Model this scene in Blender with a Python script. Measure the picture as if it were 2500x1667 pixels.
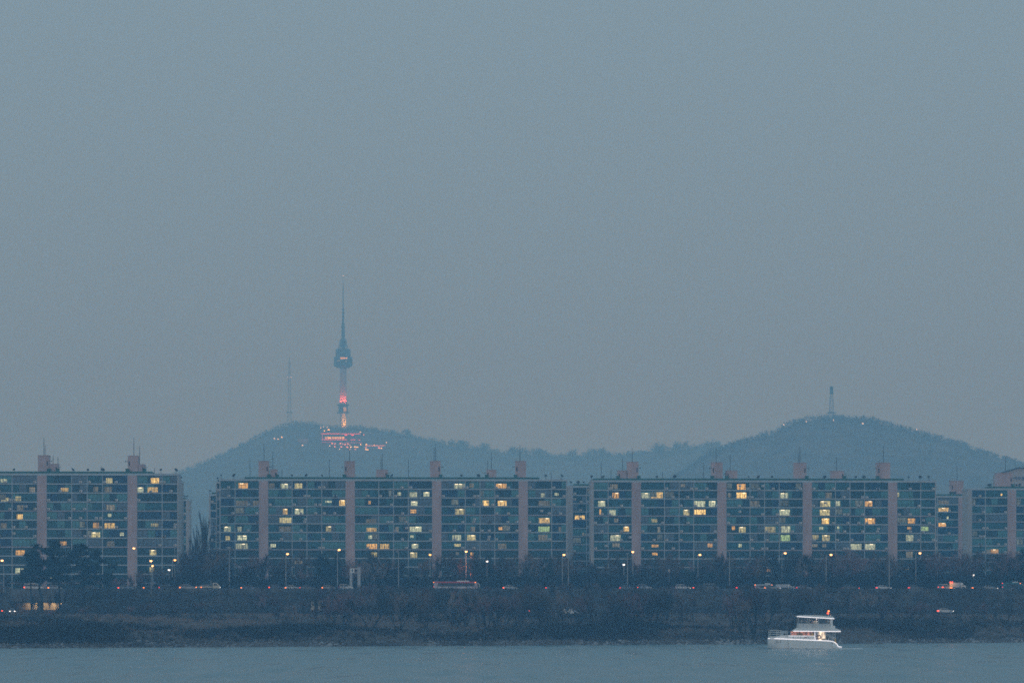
import bpy, math, random
import numpy as np
from mathutils import Vector, Matrix

random.seed(7); np.random.seed(7)
SC = bpy.context.scene
COL = SC.collection
for o in list(bpy.data.objects): bpy.data.objects.remove(o)

# ------------------------------------------------------------------ camera
F, CX, HY, HC = 8580.0, 1250.0, 1490.0, 8.0        # focal length in photo pixels, horizon row, eye height
cd = bpy.data.cameras.new('camera'); cam = bpy.data.objects.new('camera', cd); COL.objects.link(cam)
cam.location = (0, 0, HC); cam.rotation_euler = (math.pi / 2, 0, 0)
cd.sensor_width = 36; cd.lens = F / 2500 * 36; cd.shift_y = (HY - 833.5) / 2500
cd.clip_start = 1; cd.clip_end = 30000
SC.camera = cam

# ------------------------------------------------------------------ sky: clear twilight dimmed by an even overcast veil
w = bpy.data.worlds.new('World'); SC.world = w; w.use_nodes = True
nt = w.node_tree; N = nt.nodes.new; LK = nt.links.new
SUN_EL, SUN_ROT = math.radians(4), math.radians(200)
sky = N('ShaderNodeTexSky'); sky.sky_type = 'NISHITA'; sky.sun_disc = False
sky.sun_elevation = SUN_EL; sky.sun_rotation = SUN_ROT; sky.dust_density = 2; sky.ozone_density = 1.5
bg = nt.nodes['Background']; LK(sky.outputs[0], bg.inputs[0]); bg.inputs[1].default_value = 0.014
tc = N('ShaderNodeTexCoord'); sx = N('ShaderNodeSeparateXYZ'); LK(tc.outputs['Generated'], sx.inputs[0])
mx = N('ShaderNodeMath'); mx.operation = 'MAXIMUM'; LK(sx.outputs[2], mx.inputs[0]); mx.inputs[1].default_value = 0
ma = N('ShaderNodeMath'); ma.operation = 'MULTIPLY_ADD'; LK(mx.outputs[0], ma.inputs[0]); ma.inputs[1].default_value = 0.9; ma.inputs[2].default_value = 1.0
bg2 = N('ShaderNodeBackground'); bg2.inputs[0].default_value = (0.185, 0.285, 0.370, 1); # no sky below the ground's horizon
gr = N('ShaderNodeMapRange'); gr.inputs[1].default_value = -0.03; gr.inputs[2].default_value = -0.005; LK(sx.outputs[2], gr.inputs[0])
ml = N('ShaderNodeMath'); ml.operation = 'MULTIPLY'; LK(ma.outputs[0], ml.inputs[0]); LK(gr.outputs[0], ml.inputs[1]); LK(ml.outputs[0], bg2.inputs[1])
ad = N('ShaderNodeAddShader'); LK(bg.outputs[0], ad.inputs[0]); LK(bg2.outputs[0], ad.inputs[1])
LK(ad.outputs[0], nt.nodes['World Output'].inputs[0])

sl = bpy.data.lights.new('sun', 'SUN'); sl.energy = 0.20; sl.angle = math.radians(40); sl.color = (1.0, 0.92, 0.88)
so = bpy.data.objects.new('sun', sl); COL.objects.link(so); so.location = (-200, -200, 300)
az = SUN_ROT   # sky rotation turns clockwise from +Y
sd = Vector((math.sin(az) * math.cos(0.35), math.cos(az) * math.cos(0.35), math.sin(0.35)))
so.rotation_euler = (-sd).to_track_quat('-Z', 'Y').to_euler()

SC.view_settings.view_transform = 'Standard'; SC.view_settings.look = 'None'
SC.view_settings.exposure = 0; SC.view_settings.gamma = 1; SC.view_settings.use_curve_mapping = False
SC.cycles.use_denoising = False; SC.cycles.filter_width = 1.7
SC.cycles.use_adaptive_sampling = False
SC.cycles.max_bounces = 8; SC.cycles.volume_bounces = 5; SC.cycles.diffuse_bounces = 3; SC.cycles.transparent_max_bounces = 16
SC.cycles.sample_clamp_indirect = 3.0

# ------------------------------------------------------------------ helpers
def gx(px, d): return (px - CX) / F * d
def gz(py, d): return HC + (HY - py) / F * d

def ob(name, data, parent=None, loc=(0, 0, 0), rot=None, label=None, cat=None, group=None, kind=None):
    o = bpy.data.objects.new(name, data); COL.objects.link(o)
    o.location = loc
    if rot is not None: o.rotation_euler = rot if hasattr(rot, '__len__') else (0, 0, rot)
    if parent is not None: o.parent = parent
    if label: o['label'] = label
    if cat: o['category'] = cat
    if group: o['group'] = group
    if kind: o['kind'] = kind
    return o
def thing(name, loc, label, cat, group=None, rot=None):
    o = ob(name, None, None, loc, rot, label, cat, group); o.empty_display_size = 0.3
    return o

class MB:
    def __init__(s): s.v = []; s.f = []; s.m = []
    def quad(s, a, b, c, d, mi=0):
        n = len(s.v); s.v += [a, b, c, d]; s.f.append((n, n + 1, n + 2, n + 3)); s.m.append(mi)
    def tri(s, a, b, c, mi=0):
        n = len(s.v); s.v += [a, b, c]; s.f.append((n, n + 1, n + 2)); s.m.append(mi)
    def box(s, x0, x1, y0, y1, z0, z1, mi=0):
        n = len(s.v)
        s.v += [(x0, y0, z0), (x1, y0, z0), (x1, y1, z0), (x0, y1, z0), (x0, y0, z1), (x1, y0, z1), (x1, y1, z1), (x0, y1, z1)]
        for q in ((3, 2, 1, 0), (4, 5, 6, 7), (0, 1, 5, 4), (1, 2, 6, 5), (2, 3, 7, 6), (3, 0, 4, 7)):
            s.f.append(tuple(n + i for i in q)); s.m.append(mi)
        return s
    def tube(s, p, q, r0, r1=None, k=6, mi=0, cap=True):
        r1 = r0 if r1 is None else r1
        p = Vector(p); q = Vector(q); d = (q - p)
        if d.length < 1e-6: return s
        d.normalize(); a = d.orthogonal().normalized(); b = d.cross(a); n = len(s.v)
        for c, r in ((p, r0), (q, r1)):
            for i in range(k):
                t = 2 * math.pi * i / k; s.v.append(tuple(c + a * (r * math.cos(t)) + b * (r * math.sin(t))))
        for i in range(k):
            j = (i + 1) % k; s.f.append((n + i, n + j, n + k + j, n + k + i)); s.m.append(mi)
        if cap:
            s.f.append(tuple(n + k - 1 - i for i in range(k))); s.m.append(mi)
            s.f.append(tuple(n + k + i for i in range(k))); s.m.append(mi)
        return s
    def path(s, pts, r, k=6, mi=0):
        for a, b in zip(pts, pts[1:]): s.tube(a, b, r, r, k, mi)
        return s
    def lathe(s, prof, k=20, cx=0, cy=0, mi=0):
        n = len(s.v)
        for r, z in prof:
            for i in range(k):
                t = 2 * math.pi * i / k; s.v.append((cx + r * math.cos(t), cy + r * math.sin(t), z))
        for a in range(len(prof) - 1):
            for i in range(k):
                j = (i + 1) % k
                s.f.append((n + a * k + i, n + a * k + j, n + a * k + k + j, n + a * k + k + i)); s.m.append(mi)
        s.f.append(tuple(n + k - 1 - i for i in range(k))); s.m.append(mi)
        e = n + (len(prof) - 1) * k
        s.f.append(tuple(e + i for i in range(k))); s.m.append(mi)
        return s
    def prism(s, poly, y0, y1, inset=0.0, mi=0):
        """side outline poly of (x,z), run across y; outer faces drawn in by inset"""
        c = (sum(p[0] for p in poly) / len(poly), sum(p[1] for p in poly) / len(poly))
        def sh(k): return [(c[0] + (p[0] - c[0]) * k, c[1] + (p[1] - c[1]) * k) for p in poly]
        wid = y1 - y0; e = min(0.12, wid * 0.1) if inset else 0
        rings = [(y0, 1 - inset), (y0 + e, 1), (y1 - e, 1), (y1, 1 - inset)] if inset else [(y0, 1), (y1, 1)]
        n = len(s.v); k = len(poly)
        for y, sc in rings: s.v += [(p[0], y, p[1]) for p in sh(sc)]
        for a in range(len(rings) - 1):
            for i in range(k):
                j = (i + 1) % k; s.f.append((n + a * k + i, n + a * k + j, n + a * k + k + j, n + a * k + k + i)); s.m.append(mi)
        s.f.append(tuple(n + k - 1 - i for i in range(k))); s.m.append(mi)
        e2 = n + (len(rings) - 1) * k
        s.f.append(tuple(e2 + i for i in range(k))); s.m.append(mi)
        return s
    def mesh(s, name, *mats, smooth=False):
        me = bpy.data.meshes.new(name); me.from_pydata([tuple(p) for p in s.v], [], s.f)
        for m in mats: me.materials.append(m)
        if len(mats) > 1: me.polygons.foreach_set('material_index', s.m)
        if smooth: me.polygons.foreach_set('use_smooth', [True] * len(s.f))
        me.update(); return me

def tri_mesh(name, V, mat):
    """V: (n,3,3) triangles"""
    n = len(V); me = bpy.data.meshes.new(name)
    me.vertices.add(n * 3); me.vertices.foreach_set('co', np.ascontiguousarray(V, dtype=np.float32).ravel())
    me.loops.add(n * 3); me.loops.foreach_set('vertex_index', np.arange(n * 3, dtype=np.int32))
    me.polygons.add(n); me.polygons.foreach_set('loop_start', np.arange(0, n * 3, 3, dtype=np.int32))
    me.polygons.foreach_set('loop_total', np.full(n, 3, dtype=np.int32))
    me.materials.append(mat); me.update(calc_edges=True); return me

# ------------------------------------------------------------------ materials
def mat(name, c, rough=0.8, var=0.15, scale=1.2, metal=0.0, spec=0.3, bump=0.0, stretch=(1, 1, 1), objvar=0.0):
    m = bpy.data.materials.new(name); m.use_nodes = True; t = m.node_tree; b = t.nodes['Principled BSDF']
    b.inputs['Roughness'].default_value = rough; b.inputs['Metallic'].default_value = metal
    b.inputs['Specular IOR Level'].default_value = spec
    if var:
        tc = t.nodes.new('ShaderNodeTexCoord'); mp = t.nodes.new('ShaderNodeMapping'); mp.inputs['Scale'].default_value = stretch
        no = t.nodes.new('ShaderNodeTexNoise'); no.inputs['Scale'].default_value = scale; no.inputs['Detail'].default_value = 5
        oi = t.nodes.new('ShaderNodeObjectInfo'); va = t.nodes.new('ShaderNodeVectorMath'); va.operation = 'ADD'
        mu = t.nodes.new('ShaderNodeVectorMath'); mu.operation = 'SCALE'; mu.inputs[0].default_value = (31, 17, 53)
        t.links.new(oi.outputs['Random'], mu.inputs['Scale'])
        t.links.new(tc.outputs['Object'], mp.inputs[0]); t.links.new(mp.outputs[0], va.inputs[0]); t.links.new(mu.outputs[0], va.inputs[1])
        t.links.new(va.outputs[0], no.inputs['Vector'])
        rp = t.nodes.new('ShaderNodeValToRGB'); rp.color_ramp.elements[0].position = 0.3; rp.color_ramp.elements[1].position = 0.7
        rp.color_ramp.elements[0].color = (*[x * (1 - var) for x in c], 1); rp.color_ramp.elements[1].color = (*[min(1, x * (1 + var)) for x in c], 1)
        t.links.new(no.outputs['Fac'], rp.inputs[0])
        if objvar:      # every plant has its own tone
            mrn = t.nodes.new('ShaderNodeMapRange'); mrn.inputs[3].default_value = 1 - objvar; mrn.inputs[4].default_value = 1 + objvar * 1.6; t.links.new(oi.outputs['Random'], mrn.inputs[0])
            sc_ = t.nodes.new('ShaderNodeVectorMath'); sc_.operation = 'SCALE'; t.links.new(rp.outputs[0], sc_.inputs[0]); t.links.new(mrn.outputs[0], sc_.inputs['Scale']); t.links.new(sc_.outputs[0], b.inputs['Base Color'])
        else: t.links.new(rp.outputs[0], b.inputs['Base Color'])
        if bump:
            bp = t.nodes.new('ShaderNodeBump'); bp.inputs['Strength'].default_value = bump
            t.links.new(no.outputs['Fac'], bp.inputs['Height']); t.links.new(bp.outputs[0], b.inputs['Normal'])
    else:
        b.inputs['Base Color'].default_value = (*c, 1)
    return m
def lamp_mat(name, c, s, sample=True):
    m = bpy.data.materials.new(name); m.use_nodes = True; t = m.node_tree; t.nodes.clear()
    o = t.nodes.new('ShaderNodeOutputMaterial'); e = t.nodes.new('ShaderNodeEmission')
    e.inputs[0].default_value = (*c, 1); e.inputs[1].default_value = s; t.links.new(e.outputs[0], o.inputs[0])
    if not sample: m.cycles.emission_sampling = 'NONE'
    return m
def room_mat(name, c, s):
    """a lit room behind glass: uneven light, curtain folds, furniture shapes"""
    m = bpy.data.materials.new(name); m.use_nodes = True; t = m.node_tree; b = t.nodes['Principled BSDF']
    b.inputs['Base Color'].default_value = (0.03, 0.04, 0.04, 1); b.inputs['Roughness'].default_value = 0.3
    tc = t.nodes.new('ShaderNodeTexCoord'); oi = t.nodes.new('ShaderNodeObjectInfo')
    mu = t.nodes.new('ShaderNodeVectorMath'); mu.operation = 'SCALE'; mu.inputs[0].default_value = (41, 0, 67); t.links.new(oi.outputs['Random'], mu.inputs['Scale'])
    va = t.nodes.new('ShaderNodeVectorMath'); va.operation = 'ADD'; t.links.new(tc.outputs['Object'], va.inputs[0]); t.links.new(mu.outputs[0], va.inputs[1])
    no = t.nodes.new('ShaderNodeTexNoise'); no.inputs['Scale'].default_value = 2.2; no.inputs['Detail'].default_value = 2; t.links.new(va.outputs[0], no.inputs['Vector'])
    mp = t.nodes.new('ShaderNodeMapping'); mp.inputs['Scale'].default_value = (3.2, 0.1, 0.35); t.links.new(va.outputs[0], mp.inputs[0])
    vo = t.nodes.new('ShaderNodeTexNoise'); vo.inputs['Scale'].default_value = 1.0; vo.inputs['Detail'].default_value = 1; t.links.new(mp.outputs[0], vo.inputs['Vector'])
    ad = t.nodes.new('ShaderNodeMath'); ad.operation = 'ADD'; t.links.new(no.outputs['Fac'], ad.inputs[0]); t.links.new(vo.outputs['Fac'], ad.inputs[1])
    mr = t.nodes.new('ShaderNodeMapRange'); mr.inputs[1].default_value = 0.75; mr.inputs[2].default_value = 1.3; mr.inputs[3].default_value = 0.12 * s; mr.inputs[4].default_value = 1.6 * s
    t.links.new(ad.outputs[0], mr.inputs[0])
    rr = t.nodes.new('ShaderNodeMapRange'); rr.inputs[3].default_value = 0.55; rr.inputs[4].default_value = 1.35; t.links.new(oi.outputs['Random'], rr.inputs[0])
    em = t.nodes.new('ShaderNodeMath'); em.operation = 'MULTIPLY'; t.links.new(mr.outputs[0], em.inputs[0]); t.links.new(rr.outputs[0], em.inputs[1])
    b.inputs['Emission Color'].default_value = (*c, 1); t.links.new(em.outputs[0], b.inputs['Emission Strength'])
    m.cycles.emission_sampling = 'NONE'
    return m

M = {}
M['pink'] = mat('pink_concrete', (0.52, 0.40, 0.41), 0.85, 0.16, 0.35, stretch=(1, 1, 0.3))
M['pale'] = mat('pale_concrete', (0.46, 0.54, 0.60), 0.8, 0.12, 0.8)
M['palepink'] = mat('pale_pink_paint', (0.40, 0.38, 0.43), 0.8, 0.1, 0.8)
M['wall'] = mat('grey_wall', (0.20, 0.20, 0.21), 0.9, 0.1)
M['gable'] = mat('gable_paint', (0.46, 0.45, 0.45), 0.85, 0.08, 0.3)
M['green'] = mat('green_roof_paint', (0.035, 0.14, 0.12), 0.7, 0.2)
M['glass'] = [mat('dark_window_glass', (0.007, 0.062, 0.080), 0.15, 0.25, 0.6, spec=0.25), mat('teal_window_glass', (0.02, 0.14, 0.175), 0.2, 0.25, 0.6, spec=0.25),
              mat('curtained_glass', (0.085, 0.30, 0.32), 0.3, 0.2, 1.5, spec=0.4, stretch=(3, 1, 0.3)), mat('lilac_curtained_glass', (0.13, 0.20, 0.26), 0.3, 0.2, 1.5, spec=0.4, stretch=(3, 1, 0.3)),
              mat('blue_window_glass', (0.006, 0.07, 0.15), 0.15, 0.2, 0.6, spec=0.25)]
M['frame'] = mat('window_frame', (0.05, 0.10, 0.115), 0.5, 0.1)
M['ac'] = mat('beige_metal', (0.70, 0.70, 0.68), 0.5, 0.1)
M['dark'] = mat('dark_metal', (0.025, 0.03, 0.035), 0.5, 0.2)
M['mast'] = mat('mast_metal', (0.06, 0.07, 0.08), 0.5, 0.1)
M['steel'] = mat('galvanised_steel', (0.42, 0.43, 0.44), 0.45, 0.1)
M['bark'] = mat('grey_bark', (0.028, 0.024, 0.022), 0.9, 0.3, 3, spec=0.05)
M['twig'] = mat('bare_twigs', (0.046, 0.038, 0.032), 0.9, 0.4, 0.4, spec=0.05, objvar=0.5)
M['twigmid'] = mat('brown_twigs', (0.120, 0.088, 0.070), 0.9, 0.35, 0.4, spec=0.05, objvar=0.6)
M['twigpale'] = mat('pale_twigs', (0.185, 0.142, 0.118), 0.9, 0.35, 0.4, spec=0.05, objvar=0.5)
M['twigred'] = mat('reddish_twigs', (0.170, 0.100, 0.098), 0.9, 0.35, 0.4, spec=0.05, objvar=0.6)
M['needle'] = mat('pine_needles', (0.007, 0.024, 0.020), 0.8, 0.4, 0.6, spec=0.05)
M['brush'] = mat('winter_brush', (0.036, 0.032, 0.028), 0.9, 0.4, 0.15, spec=0.05)
M['dry'] = mat('dry_grass', (0.27, 0.19, 0.145), 0.9, 0.35, 0.12, spec=0.05)
M['rock'] = mat('shore_rock', (0.17, 0.175, 0.18), 0.85, 0.85, 0.5, spec=0.1, stretch=(0.3, 0.12, 1))
M['asphalt'] = mat('asphalt', (0.05, 0.05, 0.052), 0.9, 0.2)
M['conc'] = mat('weathered_concrete', (0.15, 0.155, 0.16), 0.9, 0.25, 0.5, stretch=(1, 1, 0.3))
M['hill'] = mat('wooded_slope', (0.15, 0.14, 0.135), 0.95, 0.25, 0.03, spec=0.0)
M['gel'] = mat('white_gelcoat', (0.84, 0.85, 0.84), 0.3, 0.04, 0.5, spec=0.5)
M['deck'] = mat('grey_deck', (0.56, 0.57, 0.57), 0.6, 0.1)
M['tyre'] = mat('tyre_rubber', (0.015, 0.015, 0.016), 0.9, 0.1)
M['carglass'] = mat('car_glass', (0.012, 0.018, 0.022), 0.08, 0, spec=0.6)
M['cream'] = mat('cream_paint', (0.62, 0.55, 0.42), 0.5, 0.08)
M['red'] = mat('red_paint', (0.42, 0.035, 0.05), 0.4, 0.1)
M['yellow'] = mat('yellow_plastic', (0.75, 0.42, 0.03), 0.5, 0.1)
M['black'] = mat('black_cloth', (0.012, 0.012, 0.015), 0.9, 0.1)
M['blueink'] = mat('blue_letter_paint', (0.05, 0.09, 0.22), 0.7, 0.1)
M['ledw'] = lamp_mat('white_light_strip', (0.84, 0.88, 1.0), 1.5, False)
M['lamp'] = lamp_mat('sodium_lamp', (1.0, 0.52, 0.19), 5.0, False)
M['lampw'] = lamp_mat('white_lamp', (0.95, 0.97, 1.0), 2.6, False)
M['lampo'] = lamp_mat('orange_lamp', (1.0, 0.45, 0.12), 4.0, False)
M['brake'] = lamp_mat('red_tail_lamp', (1.0, 0.09, 0.04), 3.4, False)
M['tail'] = lamp_mat('dim_tail_lamp', (0.8, 0.05, 0.06), 2.2, False)
M['tailo'] = lamp_mat('orange_tail_lamp', (1.0, 0.26, 0.06), 3.6, False)
M['heado'] = lamp_mat('headlamp_glass', (0.9, 0.95, 1.0), 3.0, False)
M['pinkneon'] = lamp_mat('pink_neon', (1.0, 0.16, 0.26), 2.2, False)
M['gold'] = room_mat('gold_lit_rooms', (1.0, 0.68, 0.25), 1.7)
ROOM = {'w': room_mat('warm_lit_room', (1.0, 0.70, 0.22), 1.05), 'o': room_mat('orange_lit_room', (0.95, 0.54, 0.13), 0.8),
        'y': room_mat('yellow_lit_room', (0.78, 0.72, 0.33), 0.65), 'c': room_mat('cream_lit_room', (0.70, 0.80, 0.54), 0.72),
        'd': room_mat('dim_lit_room', (0.34, 0.32, 0.22), 0.45), 'f': room_mat('faint_lit_room', (0.20, 0.24, 0.20), 0.45), 'g': room_mat('green_lit_room', (0.50, 0.78, 0.34), 0.6)}
M['ceil'] = lamp_mat('ceiling_lamp', (1.0, 0.92, 0.66), 2.4, False)

# water: dark body colour, rippled, mirrors the sky at this low angle
def water_mat():
    m = bpy.data.materials.new('river_water'); m.use_nodes = True; t = m.node_tree; b = t.nodes['Principled BSDF']
    b.inputs['Base Color'].default_value = (0.075, 0.185, 0.225, 1); b.inputs['IOR'].default_value = 1.33
    b.inputs['Specular IOR Level'].default_value = 0.5
    tc = t.nodes.new('ShaderNodeTexCoord'); last = None
    def noise(sc, stx, det, rot=0.25):
        mp = t.nodes.new('ShaderNodeMapping'); mp.inputs['Scale'].default_value = stx; mp.inputs['Rotation'].default_value = (0, 0, rot)
        t.links.new(tc.outputs['Object'], mp.inputs[0])
        no = t.nodes.new('ShaderNodeTexNoise'); no.inputs['Scale'].default_value = sc; no.inputs['Detail'].default_value = det; t.links.new(mp.outputs[0], no.inputs['Vector'])
        return no.outputs['Fac']
    # wind patches ruffle the surface more or less
    g = noise(1.0, (0.16, 0.022, 1), 6, 0.02)
    mr = t.nodes.new('ShaderNodeMapRange'); mr.inputs[1].default_value = 0.35; mr.inputs[2].default_value = 0.65; mr.inputs[3].default_value = 0.16; mr.inputs[4].default_value = 0.34
    t.links.new(g, mr.inputs[0]); t.links.new(mr.outputs[0], b.inputs['Roughness'])
    for h, amp in ((noise(0.5, (0.5, 1, 1), 4), 0.30), (noise(1.0, (0.35, 0.045, 1), 4, 0.03), 1.7)):
        bp = t.nodes.new('ShaderNodeBump'); bp.inputs['Strength'].default_value = 1.0; bp.inputs['Distance'].default_value = amp
        t.links.new(h, bp.inputs['Height'])
        if last: t.links.new(last.outputs[0], bp.inputs['Normal'])
        last = bp
    t.links.new(last.outputs[0], b.inputs['Normal'])
    return m
M['water'] = water_mat()

def ground_mat():
    m = mat('winter_ground', (0.072, 0.060, 0.052), 0.95, 0.5, 0.06, spec=0.05)
    return m
M['ground'] = ground_mat()

# ------------------------------------------------------------------ haze over the whole valley
def build_haze():
    m = bpy.data.materials.new('haze_air'); m.use_nodes = True; t = m.node_tree; t.nodes.clear()
    o = t.nodes.new('ShaderNodeOutputMaterial'); p = t.nodes.new('ShaderNodeVolumePrincipled')
    p.inputs['Color'].default_value = (0.30, 0.66, 1.0, 1); p.inputs['Density'].default_value = 0.00040
    p.inputs['Absorption Color'].default_value = (1, 1, 1, 1); p.inputs['Anisotropy'].default_value = 0.0
    t.links.new(p.outputs[0], o.inputs['Volume'])
    ob('haze', MB().box(-2600, 2600, -150, 7600, -4, 548).mesh('haze', m), kind='stuff')
build_haze()

# ------------------------------------------------------------------ terrain
def shore(X): return float(np.clip(746 + (X + 109) * 0.565, 660, 905)) + 1.6 * math.sin(X * 0.21) + 0.9 * math.sin(X * 0.53 + 1)
def sst(a, b, x):
    t = min(1, max(0, (x - a) / (b - a))); return t * t * (3 - 2 * t)
def ground_z(X, Y):
    s = shore(X); t = Y - s
    if t < 0: return max(-2.5, t * 0.25)
    z = min(1.0, t * 0.22) if t < 6 else 1.0 + 2.0 * min(1, (t - 6) / 19)
    if t > 25: z = 3.0 + 4.0 * max(0, min(1, (Y - s - 25) / max(20, 945 - s - 25)))
    z += 0.25 * math.sin(X * 0.11 + Y * 0.07) * sst(5, 25, t) * (1 - sst(940, 948, Y))
    up = sst(966, 983, Y) if not (-139.5 < X < -125.5) else sst(1001, 1003, Y)
    if up > 0: z = z * (1 - up) + 13.2 * up
    return z
def build_ground():
    xs = np.concatenate([np.array([-2450, -1800, -1200, -800, -560]), np.arange(-430, 431, 3.0), np.array([560, 800, 1200, 1800, 2450])])
    ys = np.concatenate([np.array([-120, 300, 600]), np.arange(650, 1046, 2.5), np.array([1100, 1300, 1700, 2400, 3400, 4600, 5600, 6600, 7500])])
    V = []; Fc = []
    for y in ys:
        for x in xs: V.append((x, y, ground_z(x, y) if y > 500 else -2.5))
    nx = len(xs)
    for j in range(len(ys) - 1):
        for i in range(nx - 1): a = j * nx + i; Fc.append((a, a + 1, a + nx + 1, a + nx))
    me = bpy.data.meshes.new('ground'); me.from_pydata(V, [], Fc); me.materials.append(M['ground']); me.polygons.foreach_set('use_smooth', [True] * len(Fc)); me.update()
    ob('ground', me, kind='structure')
    w = MB(); w.quad((-2440, -110, 0), (2440, -110, 0), (2440, 1000, 0), (-2440, 1000, 0))
    ob('river_water', w.mesh('river_water', M['water']), kind='structure')
build_ground()

# distant wooded hills
RN = [(-400, 1430), (0, 1370), (150, 1320), (300, 1235), (380, 1180), (436, 1150), (478, 1135), (531, 1111), (585, 1086), (638, 1058), (680, 1040), (723, 1029), (765, 1031), (792, 1039),
      (840, 1040), (893, 1041), (935, 1047), (978, 1056), (1020, 1066), (1063, 1071), (1105, 1084), (1158, 1090), (1201, 1097), (1254, 1103), (1297, 1106), (1360, 1110), (1424, 1107),
      (1488, 1106), (1531, 1105), (1594, 1100), (1658, 1092), (1700, 1085), (1743, 1087), (1797, 1085), (1900, 1090), (2000, 1110), (2200, 1180), (2600, 1300), (3000, 1400)]
RE = [(1200, 1400), (1500, 1260), (1650, 1160), (1720, 1112), (1770, 1088), (1815, 1073), (1840, 1067), (1892, 1050), (1914, 1038), (1945, 1024), (1988, 1018), (2041, 1015), (2105, 1021), (2126, 1020),
      (2179, 1036), (2232, 1050), (2285, 1064), (2339, 1078), (2392, 1098), (2445, 1114), (2500, 1131), (2560, 1152), (2700, 1215), (2950, 1320), (3200, 1400)]
class Hill:
    def __init__(s, name, pts, d, y0, y1):
        s.d, s.y0, s.y1 = d, y0, y1
        s.X = np.array([gx(p[0], d) for p in pts]); s.Z = np.array([gz(p[1], d) for p in pts])
        xs = np.linspace(s.X[0], s.X[-1], 420); ys = np.concatenate([np.linspace(y0, d - 60, 22), np.linspace(d - 50, d + 50, 11), np.linspace(d + 70, y1, 8)])
        from mathutils import noise
        V = []; Fc = []
        for y in ys:
            for x in xs:
                n = noise.noise((x / 9, y / 14, 3.1)) * 2.2 + noise.noise((x / 30, y / 40, 1.7)) * 2.5
                V.append((x, y, s.z(x, y) - 3 + n))
        nx = len(xs)
        for j in range(len(ys) - 1):
            for i in range(nx - 1): a = j * nx + i; Fc.append((a, a + 1, a + nx + 1, a + nx))
        me = bpy.data.meshes.new(name); me.from_pydata(V, [], Fc); me.materials.append(M['hill']); me.update()
        ob(name, me, kind='structure')
    def z(s, x, y):
        R = float(np.interp(x, s.X, s.Z))
        t = (y - s.y0) / (s.d - s.y0) if y < s.d else (s.y1 - y) / (s.y1 - s.d)
        t = max(0, min(1, t)); return 13.1 + (R - 13.1) * (1 - (1 - t) ** 1.15) - (1 if t == 0 else 0)
    def hit(s, px, py):
        for d in np.arange(s.y0, s.d + 40, 4.0):
            if s.z(gx(px, d), d) >= gz(py, d): return gx(px, d), d, gz(py, d)
        return gx(px, s.d), s.d, s.z(gx(px, s.d), s.d)
    def forest(s, n_ridge, n_slope, seed, big=None):
        rg = np.random.RandomState(seed); T = []
        for i in range(n_ridge + n_slope):
            x = rg.uniform(s.X[0], s.X[-1]); 
            y = s.d + rg.normal(0, 30) if i < n_ridge else s.d - abs(rg.uniform(0, 1)) * (s.d - s.y0) * 0.55
            h = rg.uniform(4.5, 7) if i < n_ridge else rg.uniform(5, 9)
            if big and i < n_ridge and big[0] < x < big[1] and math.sin(x * 0.06) + math.sin(x * 0.143 + 1) > 0.1: h = rg.uniform(9, 14)
            z = s.z(x, y) - 3; r = h * 0.42; k = 18 if i < n_ridge else 10
            c = np.array([x, y, z + h * 0.62])
            p = rg.normal(0, 1, (k, 3)); p /= np.linalg.norm(p, axis=1)[:, None]; p *= (rg.uniform(0.3, 1, (k, 1)) * np.array([[r, r, h * 0.42]]))
            q = rg.normal(0, 1, (k, 2, 3)) * h * 0.11
            P = c + p
            T.append(np.stack([P, P + q[:, 0], P + q[:, 1]], 1))
            T.append(np.array([[[x - 0.3, y, z - 2], [x + 0.3, y, z - 2], [x, y, z + h * 0.7]]]))
        return np.concatenate(T)
HN = Hill('wooded_hill', RN, 5500, 4550, 6400)
HE = Hill('wooded_hill', RE, 4300, 3500, 5000)
ob('hillside_forest', tri_mesh('hillside_forest', HN.forest(4200, 2600, 3, (gx(985, 5500), gx(1760, 5500))), M['hill']), kind='stuff', label='hazy bare woods along the ridge below the tower', cat='woods')
ob('hillside_forest', tri_mesh('hillside_forest', HE.forest(3200, 1800, 4), M['hill']), kind='stuff', label='hazy woods covering the round hill with the lattice mast', cat='woods')
# ------------------------------------------------------------------ apartment blocks
FH = 2.7; GZ = 13.4; OPEN = 2.34
B3, B5, PW = 4.62, 7.52, 2.78
SPLITS = {B3: [(0.5,), (0.34, ), (0.66,)], B5: [(0.32, 0.68), (0.42, 0.72), (0.27, 0.55)]}
_win = {}
def win_mesh(wd, var, low):
    key = (round(wd, 2), var, low)
    if key in _win: return _win[key]
    base = B3 if wd < 6 else B5
    cuts = [0.0] + [c * wd for c in SPLITS[base][var]] + [wd]
    b = MB(); x0, x1 = 0.11, wd - 0.11
    b.box(x0, x1, 0.10, 0.19, 0.0, 0.09); b.box(x0, x1, 0.10, 0.19, OPEN - 0.08, OPEN)
    xs = [x0] + [c for c in cuts[1:-1]] + [x1 - 0.07]
    for x in xs: b.box(x, x + 0.07, 0.112, 0.192, 0.09, OPEN - 0.08)
    for a, c in zip(cuts, cuts[1:]):                               # sliding sash stiles
        mx = (a + c) / 2
        b.box(mx, mx + 0.045, 0.13, 0.194, 0.09, OPEN - 0.08)
    for z in (0.48, 0.98): b.box(x0, x1, 0.02, 0.06, z, z + 0.05)   # railing in front of the glass
    for i in range(int(wd / 1.5) + 1):
        xx = x0 + (x1 - x0 - 0.04) * i / int(wd / 1.5); b.box(xx, xx + 0.03, 0.024, 0.056, 0.0, 0.98)
    if low: b.box(x0, x1, 0.20, 0.23, 0.05, OPEN - 0.03, 1)
    _win[key] = (b.mesh('window', M['frame'], M['glass'][0]) if low else b.mesh('window', M['frame'])), cuts
    return _win[key]
_pane = {}
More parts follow.
